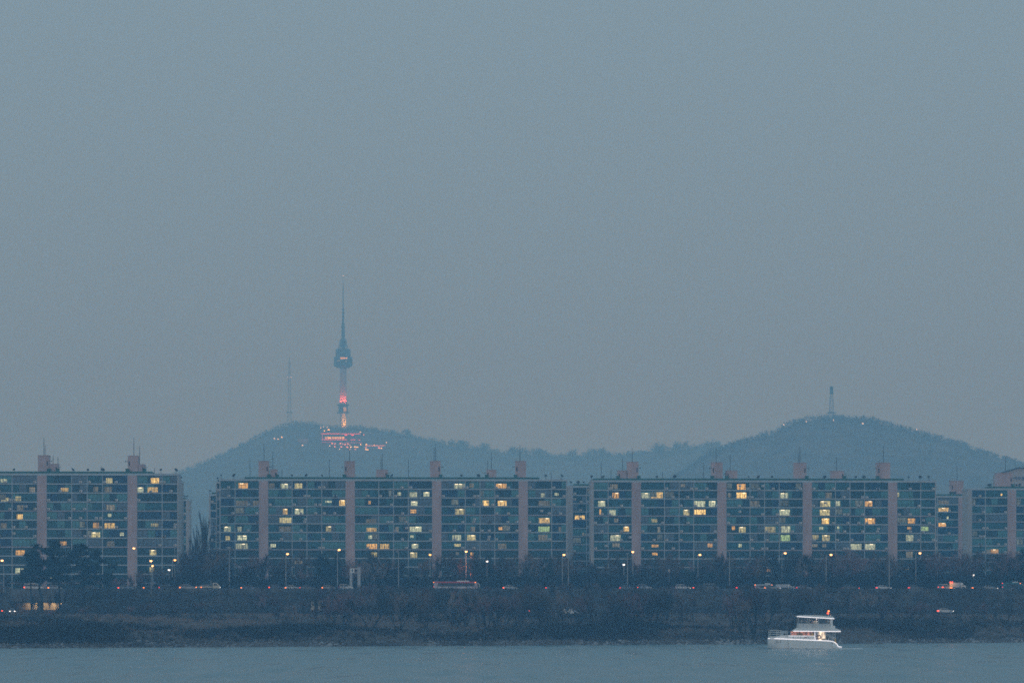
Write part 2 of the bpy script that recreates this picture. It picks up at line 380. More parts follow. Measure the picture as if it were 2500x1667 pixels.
def pane_mesh(w_, h_, m):
    key = (round(w_, 2), round(h_, 2), m.name)
    if key not in _pane: _pane[key] = MB().box(0, w_, 0, 0.03, 0, h_).mesh('pane', m)
    return _pane[key]
_acm = None
def ac_mesh():
    global _acm
    if _acm is None:
        b = MB().box(0, 0.86, -0.42, -0.10, 0, 0.62)
        b.tube((0.32, -0.425, 0.31), (0.32, -0.44, 0.31), 0.17, 0.17, 12, 1)
        b.box(0.05, 0.09, -0.45, 0.02, -0.06, -0.005, 1); b.box(0.75, 0.79, -0.45, 0.02, -0.06, -0.005, 1)
        _acm = b.mesh('air_conditioner', M['ac'], M['dark'])
    return _acm
def dish_mesh(big):
    b = MB(); r = 0.62 if big else 0.42
    b.tube((0, 0, 0), (0, 0, 0.75), 0.05, 0.05, 6)
    b.lathe([(0.02, -0.05), (r * 0.55, 0.03), (r, 0.2), (r, 0.23), (r * 0.5, 0.08), (0.02, 0.0)], 14)
    n = 12
    R = Matrix.Translation((0, 0, 0.95)) @ Matrix.Rotation(0.9, 4, 'X')
    for i in range(n, len(b.v)): b.v[i] = tuple(R @ Vector(b.v[i]))
    b.tube((0, -0.1, 0.9), (0, -0.55, 1.3), 0.03, 0.03, 5)
    b.box(-0.35, 0.35, -0.35, 0.35, -0.12, 0.0)
    return b.mesh('satellite_dish', M['dark'])
DISH = [dish_mesh(False), dish_mesh(True)]
BLOCKS = {}
def block(key, label, d, pxl, segs, rot=1.5, towers=(), smalls=(), masts=(), dishes=(), green=None, acp=0.62, endw=(0.25, 0.25), seed=1, depth=11.5, lowtop=5):
    rg = random.Random(seed)
    R = math.radians(rot); cR, sR = math.cos(R), math.sin(R); X0 = gx(pxl, d)
    root = thing('apartment_block', (X0, d, GZ), label, 'apartment building', 'long slab apartment blocks behind the river road', R)
    L = sum(s[1] for s in segs); H = 13 * FH
    def lx(px):
        k = (px - CX) / F; return (k * d - X0) / (cR - k * sR)
    def lz(px, py):
        return gz(py, d + lx(px) * sR) - GZ
    ob('wall', MB().box(0, L, 0.42, depth, 0, H).mesh('wall', M['wall']), root)
    ob('roof', MB().box(-endw[0] - 0.1, L + endw[1] + 0.1, -0.14, depth + 0.15, H, H + 0.62).mesh('roof', M['pale']), root)
    if endw[0]: ob('end_wall', MB().box(-endw[0], 0, -0.10, depth + 0.05, 0, H - 0.003).mesh('end_wall', M['gable']), root)
    if endw[1]: ob('end_wall', MB().box(L, L + endw[1], -0.10, depth + 0.05, 0, H - 0.003).mesh('end_wall', M['gable']), root)
    g0, g1 = (lx(green[0]), lx(green[1])) if green else (0.5, L - 0.5)
    b = MB(); z0 = H + 0.622
    for (xa, xb, ya, yb) in ((g0, g1, 0.05, 0.25), (g0, g1, depth - 0.4, depth - 0.2), (g0, g0 + 0.2, 0.25, depth - 0.4), (g1 - 0.2, g1, 0.25, depth - 0.4)): b.box(xa, xb, ya, yb, z0, z0 + 0.6)
    ob('parapet', b.mesh('parapet', M['green']), root)
    # facade
    x = 0; bays = []; sections = []; cur = None
    for kind, wd in segs:
        if kind == 'p':
            b = MB()
            for f in range(13): b.box(x, x + wd, -0.22, 0.42, f * FH + 0.03, (f + 1) * FH)
            b.box(x + 0.04, x + wd - 0.04, -0.17, 0.40, 0, H - 0.01)
            ob('pilaster', b.mesh('pilaster', M['pink']), root)
            if cur: sections.append(tuple(cur)); cur = None
        else:
            bays.append((x, wd))
            cur = [x, x + wd] if cur is None else [cur[0], x + wd]
        x += wd
    if cur: sections.append(tuple(cur))
    for a, c in sections:
        for f in range(1, 13):
            # each floor edge is its own slab
            ob('floor_slab', pane_box(c - a, f), root, (a, 0, f * FH))
    edges = sorted({round(v, 3) for bx, wd in bays for v in (bx, bx + wd)})
    for e in edges:
        ob('party_wall', fin_mesh(H), root, (e - 0.115, 0, 0))
    wins = {}
    for bx, wd in bays:
        for f in range(13):
            low = f < lowtop; var = rg.randrange(3)
            me, cuts = win_mesh(wd, var, low)
            wn = ob('window', me, root, (bx, 0, f * FH + 0.345)); wins[(bx, f)] = (wn, wd)
            if low: continue
            if f == lowtop: cuts = [0.0, wd]
            base = rg.choice((0, 0, 1, 1, 4)) if rg.random() < 0.75 else rg.choice((2, 3))
            for a, c in zip(cuts, cuts[1:]):
                r = rg.random(); m = M['glass'][base if r < 0.5 else rg.choice((0, 0, 1, 2, 2, 2, 3, 4))]
                a2 = max(a, 0.12); c2 = min(c, wd - 0.12)
                ob('pane', pane_mesh(c2 - a2, OPEN - 0.12, m), wn, (a2, 0.20, 0.06))
            if f > lowtop and rg.random() < 0.09:       # a faint light somewhere inside
                a, c = rg.choice(list(zip(cuts, cuts[1:]))); a2 = max(a, 0.2); c2 = min(c, wd - 0.2) - rg.uniform(0, 0.5)
                ob('lit_pane', MB().box(0, c2 - a2, 0, 0.006, 0, 1.7).mesh('lit_pane', ROOM['f']), wn, (a2, 0.1925, 0.35))
            if f >= 5 and rg.random() < acp:
                for q in range(rg.choice((1, 1, 2))):
                    xx = rg.choice((0.2, wd - 1.1, wd * 0.5)) + rg.uniform(-0.1, 0.1) + q * 0.1
                    ob('air_conditioner', ac_mesh(), root, (bx + xx, 0, f * FH + 0.345 + rg.choice((0.08, 0.08, 0.9 if q else 0.08))))
    # roof: stair towers, masts, dishes
    zr = H + 0.62
    for (a, c, top, door) in list(towers) + list(smalls):
        xa, xb = lx(a), lx(c); ht = lz(a, top) - zr; tall = ht > 3.6
        tw = ob('stair_tower', MB().box(xa, xb, 2.6, 7.5, zr, zr + ht).box(xa - 0.08, xb + 0.08, 2.52, 7.58, zr + ht, zr + ht + 0.14).mesh('stair_tower', M['pink']), root)
        dx = xa - 0.55 if door < 0 else xb - 0.45
        cb = MB().box(dx, dx + 1.0, 1.3, 2.59, zr, zr + 1.35).box(dx - 0.1, dx + 1.1, 1.2, 2.59, zr + 1.35, zr + 1.5)
        ob('door_shelter', cb.mesh('door_shelter', M['green']), tw)
        wx = xa + 0.25 if door < 0 else xb - 0.65
        ob('window', MB().box(wx, wx + 0.36, 2.57, 2.60, zr + ht * 0.45, zr + ht * 0.7).mesh('window', M['dark']), tw)
        sx_ = -1 if door < 0 else 1; ex = xa if door < 0 else xb
        bb = MB().tube((ex, 3.5, zr + ht * 0.7), (ex + sx_ * 0.75, 3.5, zr + ht * 0.7), 0.07).tube((ex + sx_ * 0.75, 3.5, zr + ht * 0.66), (ex + sx_ * 0.75, 3.5, zr + ht * 0.74), 0.1)
        ob('lamp_bracket', bb.mesh('lamp_bracket', M['mast']), tw)
    for (px, top, bot) in masts:
        xx = lx(px); za = lz(px, bot); zb = lz(px, top)
        mb = MB().tube((xx, 4.2, max(zr, za - 0.3)), (xx, 4.2, zb), 0.10, 0.06, 6)
        mb.tube((xx - 0.45, 4.2, za + (zb - za) * 0.62), (xx + 0.45, 4.2, za + (zb - za) * 0.62), 0.03, 0.03, 4)
        if za - 0.3 > zr: mb.box(xx - 0.15, xx + 0.15, 4.05, 4.35, za - 0.3, za + 0.1)
        ob('antenna_mast', mb.mesh('antenna_mast', M['mast']), root)
    for i, px in enumerate(dishes):
        ob('satellite_dish', DISH[i % 2], root, (lx(px), 0.9 + (i % 3) * 0.7, zr + 0.12), rg.uniform(-1.2, 1.2))
    BLOCKS[key] = dict(root=root, lx=lx, lz=lz, bays=bays, wins=wins)
    return root
_sl = {}
def pane_box(wd, f):
    key = (round(wd, 2), f % 4 == 1)
    if key not in _sl: _sl[key] = MB().box(0, wd, -0.06, 0.42, 0.0, 0.33).mesh('floor_slab', M['palepink'] if f % 4 == 1 else M['pale'])
    return _sl[key]
_fm = {}
def fin_mesh(H):
    if H not in _fm: _fm[H] = MB().box(0, 0.23, -0.03, 0.425, 0, H - 0.005).mesh('party_wall', M['pale'])
    return _fm[H]
a3, a5, pp = ('b', B3), ('b', B5), ('p', PW)
MAIN = [a3, a5, pp, a5, a3, a3, a5, pp, a5, a3, a3, a5, pp, a5, a3, a3, a5, pp, a5, a3]
z1 = lambda x: x / 3.136; z2 = lambda x: 450 + x / 3.136; z3 = lambda x: 900 + x / 3.136; z4 = lambda x: 1350 + x / 3.136; z5 = lambda x: 1750 + x / 3.136; z6 = lambda x: 2100 + x / 3.92
block('A', 'long apartment block cut by the left frame edge, pines in front of it', 1053, -107.5, [a5, a3, a3, a5, pp, a5, a3, a3, a5, pp, a5, a3], 1.5,
      towers=[(90, 117, 1111, 1), (310, 335, 1112, -1)], smalls=[(118, 139, 1132, 1), (336, 351, 1133, 1)],
      masts=[(103.5, 1066, 1111), (106.5, 1085, 1111), (126, 1110, 1132), (138, 1113, 1133), (324, 1066, 1112), (338, 1087, 1133), (243.5, 1136, 1155), (375, 1140, 1155)],
      dishes=[34, 176, 213, 250, 392, 428], green=(-100, 371), seed=11)
block('B', 'long apartment block directly below the tower, between the two gaps', 1098, 537.7, MAIN, 1.5,
      towers=[(630, 655, 1125, 1), (840.6, 866, 1125, -1), (1050, 1075.7, 1125, 1), (1259, 1285, 1125, -1)],
      smalls=[(659, 676, 1145, 1), (918, 946, 1146, 1), (1188.6, 1212, 1146, -1)],
      masts=[(643, 1080, 1125), (664.5, 1100, 1145), (608.5, 1120, 1168), (687, 1144, 1168), (852.5, 1078, 1125), (803.5, 1120, 1168), (933, 1103, 1146), (930, 1117, 1146), (997, 1120, 1168),
             (1063.5, 1080, 1125), (1060, 1090, 1125), (1200.5, 1101, 1146), (1191, 1122, 1146), (1270.5, 1084, 1125), (1347, 1146, 1170)],
      dishes=[540.5, 571, 711, 748, 785, 957, 1126, 1168, 1333, 1371], green=(597, 1317), seed=12)
block('C', 'long apartment block right of centre, behind the passing boat', 1109, 1449.0, MAIN, 1.5, endw=(0.9, 0.25),
      towers=[(1533, 1560, 1127, 1), (1740, 1766, 1128, -1), (1942, 1971, 1129, 1), (2145, 2176, 1129, -1)],
      smalls=[(1510, 1531, 1148, -1), (1776, 1802, 1148, -1), (2033, 2063, 1149, 1)],
      masts=[(1545.5, 1092, 1127), (1522, 1112, 1148), (1469.5, 1126, 1170), (1493.5, 1144, 1170), (1620, 1150, 1170), (1751, 1089, 1128), (1720, 1128, 1170), (1785.5, 1108, 1148), (1956.5, 1089, 1129), (1953, 1106, 1129), (2046, 1113, 1149), (2161, 1088, 1129)],
      dishes=[1445, 1474, 1605, 1648, 1828, 1854, 1886, 2015, 2092, 2110, 2219, 2249, 2268], green=(1450, 2207), seed=13)
block('D', 'apartment block at the right frame edge with a pale end wall', 1182, 2372.4, [a3, a5, pp, a5, a3], 1.5, endw=(1.4, 0.25),
      towers=[(2437, 2475, 1154, 1)], masts=[(2460, 1111, 1152)], dishes=[2414, 2420, 2484, 2491], green=(2414, 2540), seed=14)
block('E', 'narrow apartment block set back between two longer blocks on the right', 1259, 2276.0, [('b', 1.9), a5, pp], 1.5,
      towers=[(2325, 2355, 1173, -1)], masts=[(2341, 1135, 1172)], dishes=[2321, 2333, 2279], green=(2288, 2352), seed=15)
block('F', 'narrow apartment block filling the gap between the two central blocks', 1158, 1398.0, [a3, a3], 1.5, endw=(1.6, 0.25), dishes=[1394, 1412, 1425], seed=16)
block('G', 'set back apartment block just right of the left block', 1114, 405.0, [('b', B3)], 1.5, endw=(0.25, 0.25), dishes=[441], seed=17)
block('H', 'farther apartment block with a pale end wall in the left gap', 1297, 424.0, [('b', B3)], 1.5, endw=(0.2, 1.2), dishes=[450, 457], seed=18)
block('I', 'farther apartment block at the right side of the left gap', 1241, 513.5, [('b', B3)], 1.5, endw=(0.45, 0.2), dishes=[512, 531], seed=19)
block('J', 'sliver of an apartment block beside the second block from the left', 1121, 529.0, [('b', B3)], 1.5, endw=(0.25, 0.25), dishes=[532], seed=20)

LIT = {
'A': (0, 1050, 3.136, [(5,372,55,398,'c'),(8,515,68,543,'y'),(225,435,268,475,'d'),(115,505,160,540,'y'),(130,573,180,610,'d'),(128,643,173,687,'w'),(5,710,50,755,'d'),(120,918,190,962,'o'),(118,1055,180,1095,'c'),(365,1122,400,1150,'c'),
   (812,365,860,415,'y'),(1155,365,1218,417,'w'),(1050,436,1100,475,'c'),(1130,436,1208,488,'w'),(465,440,522,468,'w'),(715,433,750,470,'d'),(800,433,855,480,'d'),(815,570,880,610,'d'),(713,707,757,750,'o'),(800,710,878,752,'w'),
   (675,780,765,825,'y'),(918,782,947,808,'c'),(1155,712,1212,738,'y'),(818,848,875,895,'d'),(1145,915,1195,962,'y'),(455,850,510,880,'o'),(1145,1045,1180,1085,'y'),(825,638,852,662,'c')]),
'B': (450, 1080, 3.136, [(415,310,485,352,'o'),(645,312,690,352,'d'),(738,315,795,362,'c'),(845,312,905,360,'y'),(395,445,485,490,'d'),(525,445,572,490,'d'),(1185,440,1230,482,'w'),(1080,445,1128,460,'c'),(755,507,790,557,'w'),(845,507,910,550,'c'),(730,575,820,622,'y'),(725,642,815,690,'d'),
   (303,642,355,682,'c'),(405,645,440,678,'c'),(315,715,350,750,'y'),(405,710,478,752,'c'),(395,772,488,820,'c'),(1085,640,1125,683,'y'),(660,775,700,800,'c'),(1395,652,1470,680,'w'),(1410,710,1460,735,'c'),(1395,775,1475,815,'o'),(1500,775,1568,820,'w'),(1408,446,1426,470,'o'),(845,905,905,935,'d'),(1425,840,1475,885,'y'),(1390,585,1470,622,'d'),
   (655+1435,315,712+1435,357,'c')]),
'B2': (900, 1080, 3.136, [(655,315,712,357,'c'),(975,315,1055,348,'o'),(770,312,805,345,'d'),(222,380,250,405,'c'),(315,380,370,425,'c'),(420,378,465,412,'c'),(325,450,375,495,'c'),(875,443,920,490,'w'),(990,445,1055,490,'w'),(1320,388,1350,420,'c'),(1425,385,1455,405,'c'),(1300,445,1385,490,'d'),(320,512,365,540,'o'),(660,507,735,557,'y'),
   (1303,577,1385,622,'w'),(205,645,230,680,'d'),(315,643,405,688,'c'),(995,645,1035,668,'o'),(1300,642,1385,690,'g'),(642,707,708,752,'c'),(755,707,820,752,'y'),(1300,705,1370,755,'d'),(320,710,345,728,'c'),(330,775,380,810,'c'),(655,775,705,795,'y'),(990,772,1055,815,'d'),(318,840,370,880,'y'),(668,838,690,860,'d'),(780,840,800,862,'o'),(1455,645,1475,680,'d'),(780,645,815,680,'d')]),
'C': (1350, 1080, 3.136, [(437,318,495,355,'d'),(455,383,505,430,'o'),(345,447,400,488,'c'),(355,510,370,552,'o'),(433,515,480,560,'c'),(470,580,500,610,'d'),(543,642,582,680,'w'),(440,707,518,755,'c'),(672,385,738,428,'c'),(748,380,840,430,'w'),(755,585,800,610,'y'),(800,645,822,690,'d'),(755,780,808,800,'o'),(760,842,800,862,'o'),
   (1080,447,1165,495,'c'),(1195,447,1245,492,'c'),(998,513,1045,560,'y'),(1080,513,1168,550,'w'),(980,318,1010,340,'d'),(1410,317,1475,362,'o'),(1405,382,1482,430,'w'),(1340,385,1365,420,'d'),(1370,640,1393,668,'o'),(1425,645,1475,690,'y'),(1420,775,1445,800,'c'),(455,770,510,800,'d'),(1185,772,1220,800,'o')]),
'C2': (1750, 1080, 3.136, [(485,385,545,425,'c'),(475,513,560,560,'c'),(368,643,450,690,'y'),(492,640,562,690,'c'),(490,707,560,755,'g'),(792,447,870,495,'y'),(900,447,945,485,'c'),(790,513,865,558,'y'),(805,580,860,625,'w'),(830,382,880,428,'d'),(715,707,780,740,'y'),(808,707,865,752,'y'),(1120,447,1190,487,'o'),(1130,580,1212,625,'o'),(1012,775,1108,820,'c'),(1115,775,1212,822,'c'),
   (720,775,770,800,'d'),(810,775,840,800,'d'),(1383,383,1396,415,'y'),(1463,580,1520,618,'o'),(1460,645,1490,665,'o'),(1365,643,1378,670,'d'),(1450,707,1505,755,'c'),(785,645,815,668,'c'),(922,642,938,660,'c'),(1450,835,1500,880,'d'),(250,447,325,490,'d')]),
'C3': (2100, 1100, 3.92, [(555,725,655,765,'g')]),
'E': (2100, 1100, 3.92, [(750,545,850,597,'w'),(750,690,820,735,'o'),(750,475,850,525,'d'),(828,628,845,652,'c')]),
'D': (2100, 1100, 3.92, [(1250,942,1325,990,'o'),(1210,945,1248,990,'d'),(1345,410,1362,430,'w')]),
'F': (1350, 1080, 3.136, [(168,558,243,592,'w'),(225,690,236,715,'d')]),
}
def light_windows():
    rg = random.Random(5)
    for key, (ox, oy, s, rects) in LIT.items():
        B = BLOCKS[key[0]]
        for (x0, y0, x1, y1, t) in rects:
            a, c = B['lx'](ox + x0 / s), B['lx'](ox + x1 / s); pm = ox + (x0 + x1) / 2 / s
            za, zb = B['lz'](pm, oy + y1 / s), B['lz'](pm, oy + y0 / s)
            zc = (za + zb) / 2; f = int((zc - 0.2) // FH); mid = (a + c) / 2
            for bx, wd in B['bays']:
                if bx <= mid < bx + wd and 0 <= f < 13:
                    wn, _ = B['wins'][(bx, f)]
                    a2, c2 = max(a - bx, 0.15), min(c - bx, wd - 0.15)
                    q0, q1 = max(za - f * FH - 0.345, 0.09), min(zb - f * FH - 0.345, OPEN - 0.10)
                    if q1 - q0 < 0.4: q1 = min(OPEN - 0.1, q0 + 0.5)
                    if c2 - a2 < 0.3 : continue
                    ob('lit_pane', MB().box(0, c2 - a2, 0, 0.006, 0, q1 - q0).mesh('lit_pane', ROOM[t]), wn, (a2, 0.193, q0))
                    if t in 'wcyo' and (q1 - q0) > 1.2 and rg.random() < 0.55:
                        lw = min(0.9, (c2 - a2) * 0.5); xx = a2 + rg.uniform(0.1, 0.9) * ((c2 - a2) - lw)
                        ob('ceiling_lamp', MB().box(0, lw, 0, 0.006, 0, 0.16).mesh('ceiling_lamp', M['ceil']), wn, (xx, 0.185, q1 - 0.24))
                    break
light_windows()

# hazy gabled building behind the right block
def gabled():
    d = 1420; x0, x1 = gx(2436, d), gx(2590, d); xr = gx(2485, d); ze = gz(1157, d) - GZ; zt = gz(1142.5, d) - GZ
    L = x1 - x0; xm = xr - x0
    r = thing('gabled_building', (x0, d, GZ), 'hazy pale gabled building with large letters, rising behind the right block', 'building')
    ob('wall', MB().prism([(0, 0), (L, 0), (L, ze + (zt - ze) * 0.45), (xm, zt), (0, ze)], 0, 14).mesh('wall', M['gable']), r)
    b = MB().tube((-0.4, -0.3, ze), (xm, -0.3, zt + 0.2), 0.28, 0.28, 4).tube((xm, -0.3, zt + 0.2), (L + 0.5, -0.3, ze + (zt - ze) * 0.45 + 0.2), 0.28, 0.28, 4)
    ob('roof_edge', b.mesh('roof_edge', M['mast']), r)
    P = lambda px, py: (gx(px, d) - x0, -0.05, gz(py, d) - GZ)
    l1 = MB().tube(P(2474, 1166.5), P(2481, 1166.5), 0.16, 0.16, 4).tube(P(2481, 1163), P(2481, 1170), 0.18, 0.18, 4)
    ob('letter', l1.mesh('letter', M['blueink']), r)
    pts = [P(2488 + 3.4 * math.cos(t), 1166.5 + 2.4 * math.sin(t)) for t in np.linspace(0, 2 * math.pi, 13)]
    ob('letter', MB().path(pts, 0.16, 4).mesh('letter', M['blueink']), r)
    l3 = MB().box(P(2495, 0)[0], P(2503, 0)[0], -0.1, -0.02, P(0, 1168)[2], P(0, 1164)[2]).tube(P(2494, 1170), P(2504, 1170), 0.16, 0.16, 4)
    ob('letter', l3.mesh('letter', M['blueink']), r)
gabled()
# ------------------------------------------------------------------ tower on the hill
def tower():
    d = 5500.0; X = gx(837.7, d); k = d / F
    zz = lambda zy: HC + (HY - (640 + zy / 3.136)) * k
    zb = zz(1285)
    r = thing('observation_tower', (X, d, zb), 'tall observation tower with antenna spire and red lit shaft on the hilltop', 'tower')
    u = k / 3.136
    conc = mat('tower_concrete', (0.50, 0.48, 0.47), 0.8, 0.05, 0.05); st = mat('tower_steel', (0.075, 0.085, 0.10), 0.6, 0.1, 0.1); pod = mat('tower_cladding', (0.045, 0.055, 0.065), 0.4, 0.1, 0.1)
    Z = lambda zy: zz(zy) - zb
    def L(name, prof, m, par=r, kk=24): return ob(name, MB().lathe([(a * u, Z(b)) for a, b in prof], kk).mesh(name, m), par)
    L('lower_shaft', [(24, 1285), (22, 1156)], conc)
    L('base_drum', [(36, 1150), (36, 1096)], pod)
    L('ring', [(44, 1158), (47, 1154), (47, 1150), (44, 1147)], st); L('ring', [(44, 1098), (47, 1095), (47, 1090), (44, 1087)], st)
    L('shaft', [(27, 1088), (25, 806)], conc)
    p = L('observation_pod', [(48, 808), (68, 795), (71.5, 790), (71.5, 728), (66, 724)], pod)
    ob('lit_window', MB().box(-18 * u, 36 * u, -71.9 * u, -70.5 * u, Z(745), Z(734)).mesh('lit_window', M['gold']), p)
    for a, b, zy in ((-42, -34, 764), (-32, -24, 757), (6, 30, 762)):
        yy = -math.sqrt(71.6 ** 2 - max(abs(a), abs(b)) ** 2)
        ob('lit_window', MB().box(a * u, b * u, yy * u - 0.5, yy * u + 0.6, Z(zy + 3), Z(zy - 3)).mesh('lit_window', ROOM['c']), p)
    ob('lit_window', MB().box(4 * u, 26 * u, -37 * u, -35 * u, Z(1146), Z(1112)).mesh('lit_window', ROOM['w']), r)
    L('upper_pod', [(57, 724), (57, 668), (50, 664)], pod)
    b = MB()
    for i in range(8):
        t = i * math.pi / 4; b.tube((38 * u * math.cos(t), 38 * u * math.sin(t), Z(664)), (20 * u * math.cos(t), 20 * u * math.sin(t), Z(588)), 0.5, 0.5, 5)
    for zy, rr in ((640, 33), (615, 27)): b.lathe([(rr * u, Z(zy)), (rr * u, Z(zy - 5))], 12)
    b.lathe([(17 * u, Z(664)), (17 * u, Z(586))], 10)
    ob('antenna_frame', b.mesh('antenna_frame', st), r)
    mast = MB()
    for r0, r1, za, zc in ((13, 12, 588, 465), (7, 6.5, 465, 362), (12, 12, 364, 358), (3.6, 3.0, 358, 180), (1.6, 0.8, 180, 108)): mast.lathe([(r0 * u, Z(za)), (r1 * u, Z(zc))], 10)
    for zy in (560, 530, 500, 430, 395, 330, 300, 270, 240, 210): mast.lathe([((17 if zy > 465 else 9.5 if zy > 360 else 5.5) * u, Z(zy)), ((17 if zy > 465 else 9.5 if zy > 360 else 5.5) * u, Z(zy - 4))], 10)
    ob('antenna', mast.mesh('antenna', st), r)
    ob('beacon', MB().lathe([(0.3, Z(108)), (1.1, Z(106)), (0.3, Z(102))], 8).mesh('beacon', lamp_mat('faint_beacon', (1, 0.9, 0.85), 1.2, False)), r)
    # floodlights stand on the ring and on the ground at the foot
    def spot(name, loc, aim, col, e, ang):
        l = bpy.data.lights.new(name, 'SPOT'); l.energy = e; l.color = col; l.spot_size = math.radians(ang); l.spot_blend = 1.0; l.shadow_soft_size = 0.5
        o = ob(name, l, None, loc); o.rotation_euler = (Vector(aim) - Vector(loc)).to_track_quat('-Z', 'Y').to_euler()
    for sx_ in (-6, 6):
        spot('floodlight', (X + sx_, d - 8.6, zb + Z(1086)), (X, d - 4, zb + Z(985)), (1, 0.15, 0.18), 24000, 110)
    spot('floodlight', (X + 10, d - 16, zb + Z(1262)), (X + 1, d - 4, zb + Z(1205)), (1, 0.78, 0.24), 34000, 100)
tower()

def lattice_mast(label, d, px, ytop, ybase, yplat, wb, wt, drum=None, lights=()):
    X = gx(px, d); zb = gz(ybase, d); k = d / F
    r = thing('lattice_mast', (X, d, zb), label, 'radio mast')
    st = M['mast']; H = (ybase - ytop) * k; hp = (ybase - yplat) * k
    b = MB()
    def corners(z):
        if z <= hp: h = (wb + (wt - wb) * z / hp) / 2
        else: h = wt / 2 * (1 - 0.55 * (z - hp) / (H - hp))
        return [(-h, -h, z), (h, -h, z), (h, h, z), (-h, h, z)]
    n = 14; zs = np.linspace(0, H, n + 1)
    for a, c in zip(zs, zs[1:]):
        A, B_ = corners(a), corners(c)
        for i in range(4):
            j = (i + 1) % 4; b.tube(A[i], B_[i], 0.22, 0.22, 4); b.tube(A[i], B_[j], 0.13, 0.13, 4); b.tube(A[i], A[j], 0.13, 0.13, 4)
    ob('frame', b.mesh('frame', st), r)
    ob('platform', MB().box(-wt * 0.9 - 1, wt * 0.9 + 1, -wt * 0.9 - 1, wt * 0.9 + 1, hp, hp + 0.7).mesh('platform', st), r)
    if drum: ob('antenna_drum', MB().lathe([(drum[2], (ybase - drum[1]) * k), (drum[2], (ybase - drum[0]) * k)], 14).mesh('antenna_drum', M['mast']), r)
    else: ob('antenna', MB().tube((0, 0, H - 1), (0, 0, H + 9), 0.4, 0.2, 5).mesh('antenna', st), r)
    for zy in lights: ob('warning_lamp', MB().box(wt * 0.4, wt * 0.4 + 1.4, -2.2, -1.2, (ybase - zy) * k, (ybase - zy) * k + 1.2).box(-wt * 0.4 - 1.2, -wt * 0.4, -2.2, -1.2, (ybase - zy) * k, (ybase - zy) * k + 1.0).mesh('warning_lamp', lamp_mat('faint_warning_lamp', (1, 0.85, 0.7), 1.3, False)), r)
lattice_mast('slim hazy lattice mast standing left of the tower', 5520, 706.5, 884, 1036, 1007, 7.0, 4.6, None, (921.5,))
lattice_mast('stubby lattice mast with a dark drum on the right hill', 4310, 2030, 945, 1022, 1008, 9.0, 5.0, (962, 943, 2.1))

# lit terrace building on the slope under the tower
def plaza():
    d = 5360.0; k = d / F; x0, x1 = gx(785, d), gx(884, d); z0 = gz(1090, d)
    r = thing('terrace_building', (x0, d, z0), 'low terrace building outlined in pink light below the tower', 'building')
    L = x1 - x0; Zp = lambda py: gz(py, d) - z0; Xp = lambda px: gx(px, d) - x0
    wallm = mat('terrace_wall', (0.16, 0.17, 0.18), 0.8, 0.1, 0.05)
    ob('wall', MB().box(0, L, 0, 26, -6, Zp(1060)).mesh('wall', wallm), r)
    ob('roof', MB().box(-1, L + 1, -1.5, 27, Zp(1060), Zp(1058.5)).mesh('roof', wallm), r)
    for py in (1073.2, 1080): ob('floor_edge', MB().box(-0.5, L + 0.5, -1.2, -0.02, Zp(py) - 0.5, Zp(py) + 0.2).mesh('floor_edge', wallm), r)
    for (a, c, py) in ((785, 831, 1058.6), (832, 879, 1059.0), (786, 848, 1073.0), (856, 868, 1073.4), (875, 880, 1073.6), (786, 809, 1079.4), (843, 885, 1080.6)):
        ob('neon_tube', MB().box(Xp(a), Xp(c), -1.9, -1.6, Zp(py) - 0.28, Zp(py) + 0.28).mesh('neon_tube', M['pinkneon'] if py < 1079 else lamp_mat('faint_pink_neon', (0.9, 0.2, 0.5), 0.9, False)), r)
    ob('neon_tube', MB().box(Xp(786.5), Xp(787.4), -1.9, -1.6, Zp(1073), Zp(1059)).mesh('neon_tube', lamp_mat('dim_pink_neon', (0.9, 0.2, 0.4), 0.8, False)), r)
    for a, c in ((793, 798), (799.5, 808), (809.5, 816), (816.5, 829), (829.5, 834), (836, 840)):
        ob('lit_window', MB().box(Xp(a), Xp(c), -0.4, -0.02, Zp(1070.6), Zp(1066.2)).mesh('lit_window', M['gold']), r)
    for a, c in ((841, 848), (858, 864)): ob('lit_window', MB().box(Xp(a), Xp(c), -0.4, -0.02, Zp(1062.6), Zp(1060.8)).mesh('lit_window', M['pinkneon']), r)
plaza()
